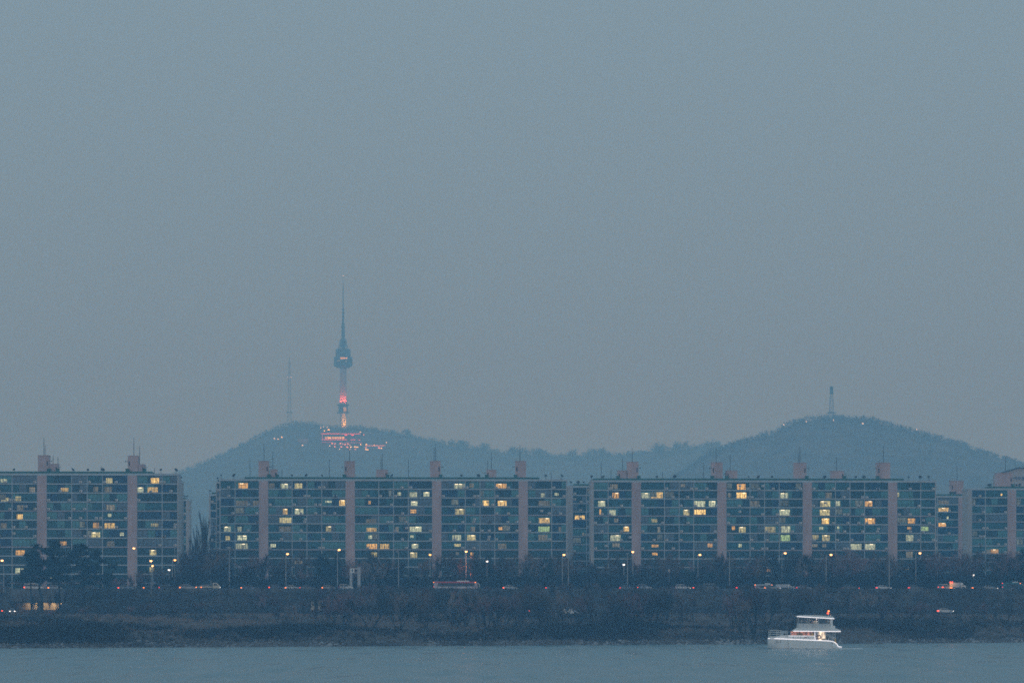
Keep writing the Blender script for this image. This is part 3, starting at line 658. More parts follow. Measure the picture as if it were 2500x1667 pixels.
def hill_lamps():
    lm = {'w': lamp_mat('far_white_lamp', (1, 0.97, 0.9), 2.0, False), 'y': lamp_mat('far_yellow_lamp', (1, 0.8, 0.36), 2.2, False), 'h': lamp_mat('faint_white_lamp', (1, 0.97, 0.92), 1.25, False), 'p': lamp_mat('far_pink_lamp', (1, 0.45, 0.42), 1.8, False)}
    meshes = {}
    def lamp(H, px, py, t, wpx, g, label):
        x, d, z = H.hit(px, py); k = d / F; wd = max(0.8, wpx * k)
        key = (t, round(wd, 1))
        if key not in meshes:
            meshes[key] = (MB().tube((0, 0, -4), (0, 0, 0), 0.12, 0.12, 5).mesh('post', M['mast']), MB().box(-wd / 2, wd / 2, -0.7, 0.1, 0, 1.5).box(-wd / 2 - .1, wd / 2 + .1, -0.75, 0.2, 1.5, 1.62).mesh('lamp_head', lm[t]))
        r = thing('hill_lamp', (x, d - 9, z), label, 'lamp', g)
        ob('post', meshes[key][0], r); ob('lamp_head', meshes[key][1], r)
    P = lambda x, y: (770 + x / 13.067, 1040 + y / 13.067)
    for x, y, t, wp in ((178, 75, 'w', 1.2), (270, 55, 'w', 1), (385, 55, 'w', 1.4), (430, 138, 'y', 5), (303, 180, 'y', 3), (1447, 215, 'w', 2.6), (1450, 310, 'w', 2), (1450, 405, 'w', 2.4), (1555, 303, 'p', 1.8),
                        (548, 578, 'p', 4), (635, 585, 'p', 3), (810, 580, 'p', 4), (885, 590, 'p', 2), (955, 603, 'p', 3.5), (1045, 595, 'p', 3), (1112, 628, 'w', 2), (468, 658, 'w', 2.2), (630, 680, 'p', 3), (840, 685, 'p', 3.2),
                        (1020, 690, 'p', 5), (1135, 690, 'w', 4), (1270, 685, 'y', 4), (1340, 695, 'y', 5), (1455, 608, 'y', 2.4), (1630, 610, 'y', 3.5), (1620, 710, 'p', 3), (1645, 772, 'y', 8), (1885, 640, 'y', 3), (2035, 717, 'p', 5),
                        (2110, 725, 'y', 3), (785, 765, 'w', 1.5), (1110, 770, 'w', 1.5), (1280, 770, 'p', 1.8), (2270, 548, 'w', 1.6)):
        lamp(HN, *P(x, y), t, wp, 'lamps scattered on the slope under the tower', 'tiny lamp glowing on the dark slope around the terrace building')
    for px, py, t, wp in ((671, 1072.5, 'w', 2.6), (680, 1073, 'w', 2), (689, 1069, 'y', 3.5), (739.5, 1088.5, 'w', 3), (741, 1070, 'p', 2)):
        lamp(HN, px, py, t, wp, 'lamps on the slope below the slim mast', 'small lamp on the slope below the slim mast, left of the terrace building')
    for px, py, wp in ((1912, 1036.5, 2.6), (1967, 1031.5, 2), (2033, 1028, 2), (2104.5, 1036, 4), (2236, 1051, 2.6)):
        lamp(HE, px, py, 'h', wp, 'lamps near the top of the right hill', 'small white lamp near the top of the right hill')
    # lit path running down from the terrace
    x0, d0, z0 = HN.hit(894, 1088.5)
    r = thing('lit_walkway', (x0, d0 - 12, z0), 'thin lit walkway line right of the terrace building', 'walkway')
    ob('deck', MB().box(0, 30, 0, 3, -1.5, -0.1).mesh('deck', M['conc']), r); ob('light_strip', MB().box(0, 30, -0.4, -0.05, -0.3, 0.3).mesh('light_strip', lm['p']), r)
    x0, d0, z0 = HN.hit(741, 1073)
    r = thing('hillside_hut', (x0, d0 - 14, z0 - 6), 'dimly lit reddish hut on the slope below the slim mast', 'hut')
    ob('wall', MB().box(-8, 8, 0, 8, -4, 8).mesh('wall', mat('hut_wall', (0.45, 0.30, 0.26), 0.8, 0.1)), r); ob('roof', MB().prism([(-9, 8), (9, 8), (0, 11)], -1, 9).mesh('roof', M['wall']), r)
hill_lamps()
# ------------------------------------------------------------------ river road
RZ = 13.75
def roads():
    ob('road', MB().box(-430, 430, 985, 1011, 12.6, RZ).mesh('road', M['asphalt']), kind='structure')
    b = MB()
    for x in np.arange(-200, 200, 12.0):
        for y in (991.5, 995, 1001, 1004.5): b.box(x, x + 5, y, y + 0.15, RZ + 0.004, RZ + 0.008)
    ob('lane_markings', b.mesh('lane_markings', M['pale']), kind='structure')
    t = thing('road_parapet', (-200, 984.6, 12.2), 'low concrete parapet along the river side of the busy road', 'parapet')
    sg = MB().box(0.02, 7.96, -0.18, 0.18, 0, 1.86).box(0.02, 7.96, -0.26, 0.26, 1.86, 1.98).mesh('parapet_panel', M['conc'])
    for i in range(50):
        ob('parapet_panel', sg, t, (i * 8.0, 0, 0))
    # viaduct stretch at the left with an underpass
    v = thing('viaduct_edge', (-150, 983.9, 9.6), 'bluish concrete viaduct edge under the road at the left', 'viaduct')
    ob('girder', MB().box(0, 100, -0.3, 0.3, 1.0, 2.55).box(0, 100, -0.45, 0.3, 2.25, 2.5).mesh('girder', M['conc']), v)
    ob('girder', MB().box(0, 100, 0.9, 1.5, 0.6, 1.9).mesh('girder', M['conc']), v)
    pier = MB().box(0, 1.3, 1.2, 3.6, -4, 0.95).box(-0.5, 1.8, 0.6, 4.2, 0.6, 0.99).mesh('pier', M['conc'])
    for x in (4.5, 17, 31.5, 46, 60, 74, 88): ob('pier', pier, v, (x, 0, 0))
    u = thing('underpass', (-139.3, 1000.6, 6.5), 'underpass with a lit cream wall below the viaduct', 'underpass')
    ob('wall', MB().box(0, 13.6, 0, 0.5, 0, 5.6).mesh('wall', M['cream']), u)
    ob('soffit', MB().box(0, 13.6, -15, 0, 5.4, 5.6).mesh('soffit', M['conc']), u)
    for x in (3.2, 8.6, 0.9, 12.6):
        ob('lamp', MB().box(x - 0.22, x + 0.22, -0.35, -0.02, 4.3, 4.6).mesh('lamp', M['lamp']), u)
    for x in (4, 10):
        l = bpy.data.lights.new('underpass_lamp', 'POINT'); l.energy = 260; l.color = (1, 0.76, 0.42); l.shadow_soft_size = 0.3
        ob('underpass_lamp', l, None, (-139.3 + x, 998.2, 10.6))
    ob('lower_road', MB().box(-430, 430, 949, 957, 6.2, 7.25).mesh('lower_road', M['asphalt']), kind='structure')
roads()

# ------------------------------------------------------------------ vehicles
CARM = {}
def paint(n, c):
    if n not in CARM: CARM[n] = mat('car_paint_' + n, c, 0.3, 0.05, 0.5, spec=0.5)
    return CARM[n]
PAINT = dict(white=(0.70, 0.70, 0.70), silver=(0.38, 0.40, 0.42), grey=(0.14, 0.15, 0.16), black=(0.018, 0.018, 0.02), blue=(0.06, 0.10, 0.17), cream=(0.62, 0.55, 0.42))
_wheel = None
def wheel_mesh(r=0.33):
    b = MB().tube((0, -0.12, 0), (0, 0.12, 0), r, r, 14, 0).tube((0, -0.125, 0), (0, 0.125, 0), r * 0.6, r * 0.6, 10, 1)
    return b.mesh('wheel', M['tyre'], M['steel'])
WH = wheel_mesh(); WHB = wheel_mesh(0.5)
def add_wheels(t, xs, w, m=None, r=0.33):
    for x in xs:
        for y in (0.12, w - 0.12): ob('wheel', m or WH, t, (x, y, r))
SHAPES = {  # body outline, glasshouse outline, roof line
 'sedan': ([(0.0, 0.35), (0.02, 0.95), (0.25, 1.0), (1.0, 1.0), (3.2, 0.95), (4.35, 0.80), (4.6, 0.60), (4.6, 0.3)], [(0.55, 0.98), (1.25, 1.36), (2.45, 1.38), (3.30, 0.94)], [(1.2, 1.35), (2.45, 1.37), (2.35, 1.45), (1.35, 1.43)], (0.85, 3.75), 1.8),
 'suv': ([(0.0, 0.4), (0.02, 1.05), (0.2, 1.1), (3.2, 1.06), (4.3, 0.98), (4.55, 0.75), (4.55, 0.35)], [(0.12, 1.06), (0.35, 1.58), (2.55, 1.62), (3.30, 1.05)], [(0.25, 1.56), (2.6, 1.60), (2.4, 1.72), (0.5, 1.69)], (0.85, 3.65), 1.85),
 'hatch': ([(0.0, 0.35), (0.02, 0.95), (0.2, 1.0), (2.7, 0.98), (3.7, 0.86), (3.95, 0.6), (3.95, 0.3)], [(0.15, 0.98), (0.5, 1.42), (2.1, 1.45), (2.9, 0.97)], [(0.4, 1.41), (2.15, 1.44), (2.0, 1.53), (0.6, 1.50)], (0.7, 3.15), 1.7),
 'van': ([(0.0, 0.4), (0.0, 1.1), (4.2, 1.1), (5.0, 0.98), (5.2, 0.7), (5.2, 0.35)], [(0.06, 1.1), (0.12, 1.72), (3.6, 1.74), (4.35, 1.09)], [(0.04, 1.70), (3.7, 1.72), (3.45, 2.0), (0.12, 1.98)], (0.95, 4.2), 1.9),
}
def car(kind, color, px0, px1, label, y=990.0, rear='tail', front=None, z=RZ, group='vehicles on the road', scale_len=True, rz=0.0):
    X0, X1 = gx(px0, y), gx(px1, y)
    body, glass, roof, wx, wd = SHAPES[kind]
    L = max(p[0] for p in body); s = min(1.25, max(0.85, (X1 - X0) / L)) if scale_len else 1.0
    t = thing('car' if kind != 'van' else 'van', (X0, y, z), label, 'car' if kind != 'van' else 'van', group, rz)
    sc = lambda P: [(p[0] * s, p[1]) for p in P]
    m = paint(color, PAINT[color])
    ob('body', MB().prism(sc(body), 0, wd, 0.035).mesh('body', m), t)
    ob('window', MB().prism(sc(glass), 0.10, wd - 0.10, 0.02).mesh('window', M['carglass']), t)
    ob('roof', MB().prism(sc(roof), 0.12, wd - 0.12, 0.02).mesh('roof', m), t)
    b = MB(); g = sc(glass); 
    for yy in (0.075, wd - 0.125):
        xm = (g[1][0] + g[2][0]) / 2
        b.box(xm - 0.05, xm + 0.05, yy, yy + 0.05, g[0][1], g[1][1] + 0.02)
        b.tube((g[0][0] - 0.02, yy + 0.02, g[0][1]), (g[1][0], yy + 0.04, g[1][1] + 0.03), 0.05, 0.05, 4); b.tube((g[3][0], yy + 0.02, g[3][1]), (g[2][0], yy + 0.04, g[2][1] + 0.03), 0.05, 0.05, 4)
    ob('pillars', b.mesh('pillars', m), t)
    add_wheels(t, [x * s for x in wx], wd)
    zt = 0.62 if kind in ('sedan', 'hatch') else 0.72
    for yy in (0.06, wd - 0.42):
        ob('tail_light', MB().box(-0.06, 0.16, yy, yy + 0.36, zt, zt + 0.24).mesh('tail_light', M[rear] if rear else M['red']), t)
        ob('headlight', MB().box(L * s - 0.18, L * s + 0.03, yy, yy + 0.36, 0.52, 0.70).mesh('headlight', M[front] if front else M['ac']), t)
    ob('side_lamp', MB().box(-0.02, 0.30, -0.03, 0.05, zt, zt + 0.2).mesh('side_lamp', M[rear] if rear else M['red']), t)
    return t
V = car
V('sedan', 'black', -14, 24, 'dark sedan with red tail light at the left frame edge of the road', rear='brake')
V('van', 'white', 58, 104, 'white minibus showing red tail lights behind the pine trunks', rear='brake')
V('hatch', 'silver', 117, 150, 'pale hatchback in front of the white minibus', 991.5, 'tailo')
V('sedan', 'grey', 203, 240, 'dark sedan with bright red tail light behind the right pine trunk', rear='brake')
V('sedan', 'silver', 288, 325, 'silver sedan with red tail light, first right of the pines', rear='brake')
V('sedan', 'black', 350, 387, 'black sedan under the tall street lamp, orange tail light', rear='tailo')
V('suv', 'black', 388, 424, 'black car with faint red tail light ahead of the black sedan', 995, 'tail')
V('suv', 'silver', 438, 478, 'silver estate car alongside the cream flatbed truck', 994, 'tailo')
V('sedan', 'blue', 588, 632, 'blue grey sedan with orange tail light in the empty stretch', rear='tailo')
V('suv', 'blue', 656, 692, 'blue grey car with red tail light below the lit street lamp', rear='brake')
V('sedan', 'white', 696, 730, 'white sedan with orange and red tail lights in a tight queue', rear='tailo')
V('sedan', 'grey', 731, 768, 'dark sedan just ahead of the white sedan in the queue', rear='tail')
V('hatch', 'silver', 786, 820, 'silver hatchback with bright orange tail light left of the sign gantry', rear='tailo')
V('suv', 'white', 827, 862, 'white car half behind the bush under the sign gantry', rear='tail')
V('sedan', 'white', 1228, 1264, 'car with red tail light and pale roof right of the bus', rear='brake')
V('sedan', 'grey', 1332, 1372, 'grey car nearly hidden by twigs between two lamp posts', 992, 'tail')
V('sedan', 'grey', 1513, 1549, 'dark car with faint red tail light beside an unlit lamp post', 993, 'tail')
V('suv', 'silver', 1556, 1592, 'silver car with red tail light seen clear of the bushes', rear='brake')
V('suv', 'white', 1649, 1686, 'white car with pale roof below the dark spreading pine', 993, None, 'heado')
V('sedan', 'black', 1692, 1728, 'black car with small red tail light below the spreading pine', 988, 'brake')
V('van', 'grey', 1717, 1757, 'van with pale roof edge and red tail light', 995, 'brake')
V('sedan', 'black', 1798, 1836, 'car with only a dull red tail light showing among the twigs', 990, 'tail')
V('sedan', 'silver', 1868, 1905, 'silver car in front of the orange lit coach', 988, 'tailo', 'heado')
V('sedan', 'silver', 1944, 1982, 'pale car in front of the transporter truck', 993, 'tail')
V('sedan', 'grey', 2056, 2098, 'low dark car with a red light above the stern of the boat', 990, None, 'brake')
V('sedan', 'white', 2140, 2176, 'white roofed sedan beside an unlit lamp post on the right', 990, 'tail', 'heado')
V('hatch', 'grey', 2219, 2252, 'dark hatchback under the orange street lamp on the right', 992, 'tail')
V('sedan', 'silver', 2398, 2436, 'pale car with bright headlight near the right edge', 996, 'tailo', 'lampw')
c = V('suv', 'silver', 2290, 2330, 'silver car seen from behind with two red tail lights, by the box truck', 987.2, 'brake'); c.rotation_euler.z = 0.9; c.location.x = gx(2303, 987)
V('sedan', 'black', 2374, 2395, 'dark car with an orange light ahead of the box truck', 994, 'tailo')
LR = 7.25; lg = 'vehicles on the lower road'
V('sedan', 'black', 4, 40, 'dark car with red light on the lower road at the left edge', 951, 'brake', None, LR, lg)
V('sedan', 'grey', 14, 46, 'oncoming car with two headlights on the lower road', 954, None, 'lampw', LR, lg).rotation_euler = (0, 0, -1.2)
V('sedan', 'black', 1140, 1178, 'car with a red tail light on the lower road in the thicket', 951, 'brake', None, LR, lg)
V('sedan', 'grey', 1290, 1328, 'car with a red tail light left of the white marquee', 951, 'brake', 'lampw', LR, lg)
V('sedan', 'white', 2290, 2328, 'white car with a red tail light in the dry grass clearing on the right', 951, 'brake', 'heado', LR, lg)

def bus(name, label, px0, px1, top, y, body, stripe, lights, lower):
    X0, X1 = gx(px0, y), gx(px1, y); L = X1 - X0; H = gz(top, y) - RZ
    t = thing(name, (X0, y, RZ), label, 'bus', 'vehicles on the road')
    ob('body', MB().prism([(0, 0.35), (0, H - 0.25), (0.25, H - 0.02), (L - 0.7, H - 0.06), (L - 0.1, H - 0.6), (L, 1.3), (L, 0.35)], 0, 2.5, 0.012).mesh('body', body), t)
    ob('roof_stripe', MB().box(0.15, L - 0.8, -0.02, 2.52, H - 0.42, H - 0.08).mesh('roof_stripe', stripe), t)
    ob('window', MB().box(1.2, L - 0.9, -0.03, 2.53, H - 1.40, H - 0.46).mesh('window', M['carglass']), t)
    for x in np.arange(2.6, L - 1.2, 1.55): ob('window_post', MB().box(x, x + 0.08, -0.045, -0.03, H - 1.35, H - 0.42).mesh('window_post', M['dark']), t)
    ob('lower_panel', MB().box(0.05, L - 1.4, -0.035, 2.535, 0.75, H - 1.50).mesh('lower_panel', lower), t)
    ob('windscreen', MB().prism([(L - 0.55, H - 0.35), (L - 0.06, H - 0.75), (L + 0.03, 1.35), (L - 0.2, 1.35), (L - 0.7, H - 0.4)], 0.15, 2.35).mesh('windscreen', M['carglass']), t)
    ob('roof_unit', MB().prism([(L * 0.52, H - 0.02), (L * 0.53, H + 0.22), (L * 0.79, H + 0.22), (L * 0.81, H - 0.02)], 0.4, 2.1, 0.03).mesh('roof_unit', M['gel']), t)
    ob('mirror', MB().path([(L - 0.1, 0.1, H - 0.5), (L + 0.45, -0.1, H - 0.75), (L + 0.55, -0.1, H - 1.3)], 0.06).box(L + 0.45, L + 0.65, -0.2, 0.0, H - 1.75, H - 1.25).mesh('mirror', M['gel']), t)
    for yy in (0.15, 0.7): ob('tail_light', MB().box(-0.08, 0.14, yy, yy + 0.3, H - 0.38, H - 0.14).mesh('tail_light', M[lights]), t)
    ob('tail_light', MB().box(-0.06, 0.10, 0.1, 0.4, 0.8, 1.1).mesh('tail_light', M['tail']), t)
    ob('marker_lamp', MB().box(L - 0.75, L - 0.5, -0.05, 0.1, H - 0.36, H - 0.2).mesh('marker_lamp', M['tailo']), t)
    add_wheels(t, [2.6, L - 2.4], 2.5, WHB, 0.5)
bus('bus', 'red and white city bus stopped on the road in the middle', 1059, 1166, 1418.5, 988, mat('bus_white', (0.52, 0.42, 0.46), 0.4, 0.05), mat('bus_red', (0.60, 0.06, 0.08), 0.4, 0.05), 'tailo', mat('bus_panel', (0.80, 0.78, 0.82), 0.4, 0.08))
bus('coach', 'coach with orange lit rear half hidden by twigs on the right', 1844, 1890, 1425, 997, mat('coach_paint', (0.36, 0.33, 0.34), 0.4, 0.05), M['pale'], 'tailo', M['pale'])
bus('bus', 'teal bus roof showing near the dark pine at the right edge', 2448, 2496, 1421, 1000, mat('teal_paint', (0.03, 0.15, 0.20), 0.4, 0.05), mat('teal_stripe', (0.05, 0.2, 0.25), 0.4, 0.05), 'tail', mat('teal_panel', (0.03, 0.10, 0.14), 0.4, 0.05))

def flatbed():
    y = 988.5; X0 = gx(478, y); L = gx(537, y) - X0
    t = thing('flatbed_truck', (X0, y, RZ), 'cream flatbed truck with an empty bed and rounded cab', 'truck', 'vehicles on the road')
    c0 = L - 2.05
    ob('bed', MB().box(0, c0 - 0.1, 0, 2.0, 0.75, 0.92).box(0, c0 - 0.1, 0, 0.05, 0.92, 1.05).mesh('bed', M['cream']), t)
    ob('chassis', MB().box(0.2, L - 0.4, 0.5, 1.5, 0.45, 0.74).mesh('chassis', M['dark']), t)
    ob('cab', MB().prism([(c0, 0.5), (c0, 1.9), (c0 + 0.2, 2.12), (c0 + 1.0, 2.1), (c0 + 1.75, 1.4), (L, 1.1), (L, 0.5)], 0, 1.95, 0.02).mesh('cab', M['cream']), t)
    ob('window', MB().prism([(c0 + 0.35, 1.3), (c0 + 0.4, 1.9), (c0 + 0.95, 1.9), (c0 + 1.55, 1.32)], -0.02, 1.97).mesh('window', M['carglass']), t)
    ob('crane_post', MB().box(c0 - 0.75, c0 - 0.3, 0.7, 1.3, 0.92, 2.75).mesh('crane_post', M['conc']), t)
    ob('load', MB().prism([(0.8, 0.92), (1.4, 1.5), (3.6, 1.7), (c0 - 0.8, 0.92)], 0.4, 1.6, 0.05).mesh('load', M['wall']), t)
    for x in (0.0, 1.4): ob('marker_lamp', MB().box(x, x + 0.22, -0.06, 0.0, 0.74, 0.92).mesh('marker_lamp', M['tailo']), t)
    ob('headlight', MB().box(L - 0.02, L + 0.08, 0.1, 0.5, 0.75, 0.95).mesh('headlight', M['heado']), t)
    add_wheels(t, [1.3, L - 1.1], 1.95)
flatbed()
def boxtruck(label, px0, px1, top, y, board, lamps):
    X0 = gx(px0, y); L = gx(px1, y) - X0; H = gz(top, y) - RZ
    t = thing('box_truck', (X0, y, RZ), label, 'truck', 'vehicles on the road')
    c0 = L * 0.62
    ob('cargo_box', MB().box(0.12, c0, 0, 2.2, 0.8, H).mesh('cargo_box', mat('box_panel', (0.50, 0.51, 0.53), 0.5, 0.08)), t)
    for x in np.arange(0.5, c0, 0.55): ob('panel_rib', MB().box(x, x + 0.05, -0.03, 0, 0.85, H - 0.05).mesh('panel_rib', M['pale']), t)
    ob('cab', MB().prism([(c0 + 0.08, 0.5), (c0 + 0.08, H - 0.05), (c0 + 0.5, H - 0.02), (L - 0.7, H - 0.75), (L - 0.1, 1.2), (L, 0.5)], 0.1, 2.1, 0.02).mesh('cab', M['gel']), t)
    ob('window', MB().prism([(c0 + 0.5, 1.35), (c0 + 0.5, H - 0.5), (c0 + 0.9, H - 0.5), (L - 0.55, 1.4)], 0.08, 2.12).mesh('window', M['carglass']), t)
    if board: ob('rear_board', MB().box(0, 0.12, 0, 2.2, 0.8, H).box(0.0, 0.75, -0.04, -0.005, 0.85, H - 0.3).mesh('rear_board', mat('lit_board', (0.70, 0.50, 0.30), 0.5, 0.1)), t)
    else: ob('rear_door', MB().box(0, 0.12, 0, 2.2, 0.8, H).mesh('rear_door', M['pale']), t)
    for i, x in enumerate(lamps): ob('warning_lamp', MB().box(x, x + 0.34, -0.08, 0.1, H - 0.08, H + 0.28).mesh('warning_lamp', M['brake']), t)
    ob('tail_light', MB().box(-0.05, 0.7, -0.05, -0.02, 0.62, 0.8).mesh('tail_light', M['tailo']), t)
    if board:
        l = bpy.data.lights.new('board_lamp', 'POINT'); l.energy = 55; l.color = (1, 0.5, 0.22); l.shadow_soft_size = 0.1; ob('board_lamp', l, None, (X0 + 0.3, y - 1.2, RZ + H - 0.2))
    add_wheels(t, [1.2, L - 1.0], 2.2, WHB, 0.5)
boxtruck('white box truck with red lamps on top and an orange lit rear board', 2319, 2361, 1421.5, 990, True, (0.02, 0.5))
boxtruck('pale transporter truck half hidden behind twigs right of the coach', 1895, 1940, 1425.5, 998, False, ())

# ------------------------------------------------------------------ street lamps, posts, gantry
def street_lamp(px, ytop, y, lit, label, base=13.4, arm=0.0, head='lamp', pole=True, r=0.10):
    X = gx(px, y); zt = gz(ytop, y); H = zt - base
    t = thing('street_lamp', (X, y, base), label, 'street lamp', 'street lamps along the road')
    b = MB()
    if pole:
        b.tube((0, 0, 0), (0, 0, H), r * 1.3, r * 0.75, 8); b.tube((0, 0, 0), (0, 0, 0.9), r * 1.9, r * 1.7, 8)
        ob('pole', b.mesh('pole', M['steel']), t)
    ax = gx(px + arm, y) - X
    if abs(ax) > 0.05: ob('arm', MB().path([(0, 0, H - 0.25), (ax * 0.45, 0, H + 0.12), (ax, 0, H + 0.1)], r * 0.55, 6).mesh('arm', M['steel']), t)
    hs = 0.42
    ob('lamp_head', MB().prism([(ax - hs, H + 0.06), (ax - hs * 0.7, H + 0.26), (ax + hs * 0.7, H + 0.28), (ax + hs, H + 0.08)], -0.18, 0.18).mesh('lamp_head', M['steel']), t)
    if lit: ob('lamp_glass', MB().lathe([(0.05, H - 0.34), (0.30, H - 0.22), (0.36, H - 0.05), (0.30, H + 0.05)], 12, ax).mesh('lamp_glass', M[head]), t)
    return t
SL = street_lamp
SL(9, 1367, 982, True, 'lit street lamp at the left frame edge', 9, -4)
SL(331, 1337, 1014, True, 'lit street lamp in front of the left block pilaster', arm=-4)
SL(369.5, 1368, 980, True, 'lit street lamp with warm pole left of the first gap', 9, -1)
SL(373, 1380, 1020, True, 'small lit lamp just under the lamp with the warm pole', arm=-1)
SL(421, 1366, 1018, True, 'dim small lamp on a curved post at the right end of the left block', arm=6, head='lampo')
SL(413, 1390, 1022, True, 'small white lamp low beside the left block end', head='lampw')
SL(560, 1337, 1013, False, 'tall unlit lamp post at the left end of the second block', arm=-5)
SL(698, 1351, 1013, True, 'lit street lamp over the queue of cars', arm=4)
SL(824, 1341, 1012, True, 'lit street lamp just left of the sign gantry', arm=4)
SL(973, 1347, 1013, False, 'unlit lamp post between the gantry and the bus', arm=-3)
SL(1050, 1353, 1030, True, 'small orange lamp above the left end of the bus', head='lampo')
SL(1138, 1345, 1022, True, 'lit lamp above the orange glowing tree')
SL(1189, 1369, 1024, True, 'small white lamp right of the glowing tree', head='lampw')
SL(1373, 1353, 1016, True, 'lit lamp paired with a bare post below the second block right end', arm=4)
SL(1387.5, 1353, 1012, False, 'bare unlit post beside the lit lamp under the second block right end')
SL(1532, 1352, 1012, False, 'unlit post in front of the right block, first from the gap')
SL(1545, 1346, 1024, True, 'lit lamp beside the first unlit post of the right block')
SL(1523, 1377, 1026, True, 'tiny white lamp low left of the lit lamp by the right block', head='lampw')
SL(1704, 1353, 1020, True, 'lit lamp with pinkish pole above the spreading pine', arm=5)
SL(1781, 1346, 1012, False, 'unlit lamp post right of the spreading pine', arm=-10)
SL(1909, 1349, 1018, True, 'lit lamp behind the coach', arm=8)
SL(2017, 1353, 1014, True, 'lit lamp directly above the upper cabin of the boat', arm=12)
SL(2171, 1346, 1012, False, 'unlit lamp post right of the boat', arm=-14)
SL(2236, 1349, 1012, True, 'bright orange lamp on a tall pole right of the boat', arm=10)
SL(2294, 1352, 1022, False, 'slim unlit post below the right end of the right block')
SL(2376, 1402, 1020, True, 'tiny white lamp in the bare trees near the right edge', head='lampw')
SL(512.5, 1440, 984.0, False, 'short bare post rising at the flatbed truck cab', 5.2)
SL(324, 1432, 984.2, False, 'short bare post in front of the silver sedan', 8)
SL(224, 1413, 984, False, 'short pale post by the right pine trunk', 8, -8)
SL(617, 1436, 984, False, 'short bare post at the blue grey sedan', 6)
for px, yt, yy, lab in ((427, 1335, 1030, 'tall white downpipe post at the end of the left block'), (1634, 1390, 1016, 'short post with a small white sign plate')):
    X = gx(px, yy); t = thing('post', (X, yy, 13.4), lab, 'post'); H = gz(yt, yy) - 13.4
    ob('pole', MB().tube((0, 0, 0), (0, 0, H), 0.09, 0.07, 7).mesh('pole', M['steel']), t)
    if px > 1000: ob('sign_plate', MB().box(-0.35, 0.35, -0.12, -0.08, H - 0.7, H + 0.15).mesh('sign_plate', M['gel']), t)
def gantry():
    y = 1008; P = lambda px, py: (gx(px, y) - gx(867, y), gz(py, y) - RZ)
    t = thing('sign_gantry', (gx(867, y), y, RZ), 'pale steel gantry with two thick columns and a small square sign', 'sign gantry')
    col = mat('gantry_steel', (0.50, 0.52, 0.54), 0.5, 0.1)
    for a, c, top in ((854, 860, 1387), (873, 880, 1383)):
        (xa, zt), (xc, _) = P(a, top), P(c, top)
        ob('column', MB().box(xa, xa + 0.28, -0.3, 0.3, 0, zt).box(xc - 0.28, xc, -0.3, 0.3, 0, zt).box(xa + 0.28, xc - 0.28, -0.12, 0.12, 0.3, zt - 0.2).mesh('column', col), t)
    (xa, z1_), (xc, z0_) = P(857, 1386), P(877, 1388); ob('beam', MB().box(xa, xc, -0.15, 0.15, z0_ - 0.1, z0_ + 0.22).box(xa, xc, -0.15, 0.15, z0_ - 1.25, z0_ - 1.0).mesh('beam', col), t)
    (xa, zt), (xc, zb) = P(855.5, 1387), P(865, 1397.5)
    ob('sign_plate', MB().box(xa, xc, -0.36, -0.305, zb, zt).mesh('sign_plate', M['gel']), t)
    ob('sign_symbol', MB().box(xa + 0.42, xa + 0.72, -0.38, -0.362, zb + 0.25, zt - 0.2).box(xa + 0.3, xa + 0.85, -0.38, -0.362, zb + 0.55, zb + 0.75).mesh('sign_symbol', M['dark']), t)
    ob('camera_box', MB().box(P(868, 0)[0], P(871, 0)[0], -0.2, 0.2, P(0, 1384)[1], P(0, 1379)[1]).mesh('camera_box', M['green']), t)
gantry()

# ------------------------------------------------------------------ small structures among the trees
def kiosk(px0, px1, yt, yb, y, m, label, sign=None, name='kiosk'):
    X0, X1 = gx(px0, y), gx(px1, y); zt, zb = gz(yt, y), gz(yb, y)
    t = thing(name, (X0, y, zb), label, name)
    base = min(zb, ground_z(X0, y)) - zb
    ob('wall', MB().box(0, X1 - X0, 0, 2, min(base, -0.2), zt - zb).mesh('wall', m), t)
    ob('roof', MB().box(-0.15, X1 - X0 + 0.15, -0.2, 2.2, zt - zb, zt - zb + 0.14).mesh('roof', M['conc']), t)
    ob('door', MB().box((X1 - X0) * 0.55, (X1 - X0) * 0.8, -0.03, 0, 0.05, (zt - zb) * 0.8).mesh('door', M['wall']), t)
    if sign: 
        a, c, s0, s1, mm = sign
        ob('lit_sign', MB().box(gx(a, y) - X0, gx(c, y) - X0, -0.25, -0.1, gz(s1, y) - zb, gz(s0, y) - zb).mesh('lit_sign', ROOM[mm] if mm in ROOM else M[mm]), t)
kiosk(1882, 1898, 1388, 1401, 1034, M['conc'], 'pale hut with an orange lit sign left of the lamp behind the coach', (1872, 1881, 1388.5, 1394.5, 'o'))
kiosk(2080, 2099, 1388.5, 1401, 1034, M['wall'], 'dark hut with a lit orange canopy edge right of the boat', (2080, 2099, 1388.5, 1390.5, 'o'))
kiosk(2208, 2231, 1387, 1405, 1040, M['wall'], 'dark hut with a thin yellow light strip under the orange lamp', (2209, 2229, 1388.2, 1389.6, 'y'))
kiosk(720, 738, 1368.5, 1392, 1032, M['wall'], 'dark shop front with a dim lit sign band below the second block', (720, 738, 1368.5, 1376, 'd'))
def board(px0, px1, yt, yb, y, label):
    X0, X1 = gx(px0, y), gx(px1, y); zt, zb = gz(yt, y), gz(yb, y); g = ground_z((X0 + X1) / 2, y)
    t = thing('notice_board', (X0, y, g), label, 'notice board', 'beige boards at the edge of the thicket')
    ob('board', MB().box(0, X1 - X0, 0, 0.25, zb - g, zt - g).mesh('board', M['cream']), t)
    ob('post', MB().box(0.1, 0.25, 0.26, 0.4, -0.3, zt - g).mesh('post', M['wall']), t); ob('post', MB().box(X1 - X0 - 0.25, X1 - X0 - 0.1, 0.26, 0.4, -0.3, zt - g).mesh('post', M['wall']), t)
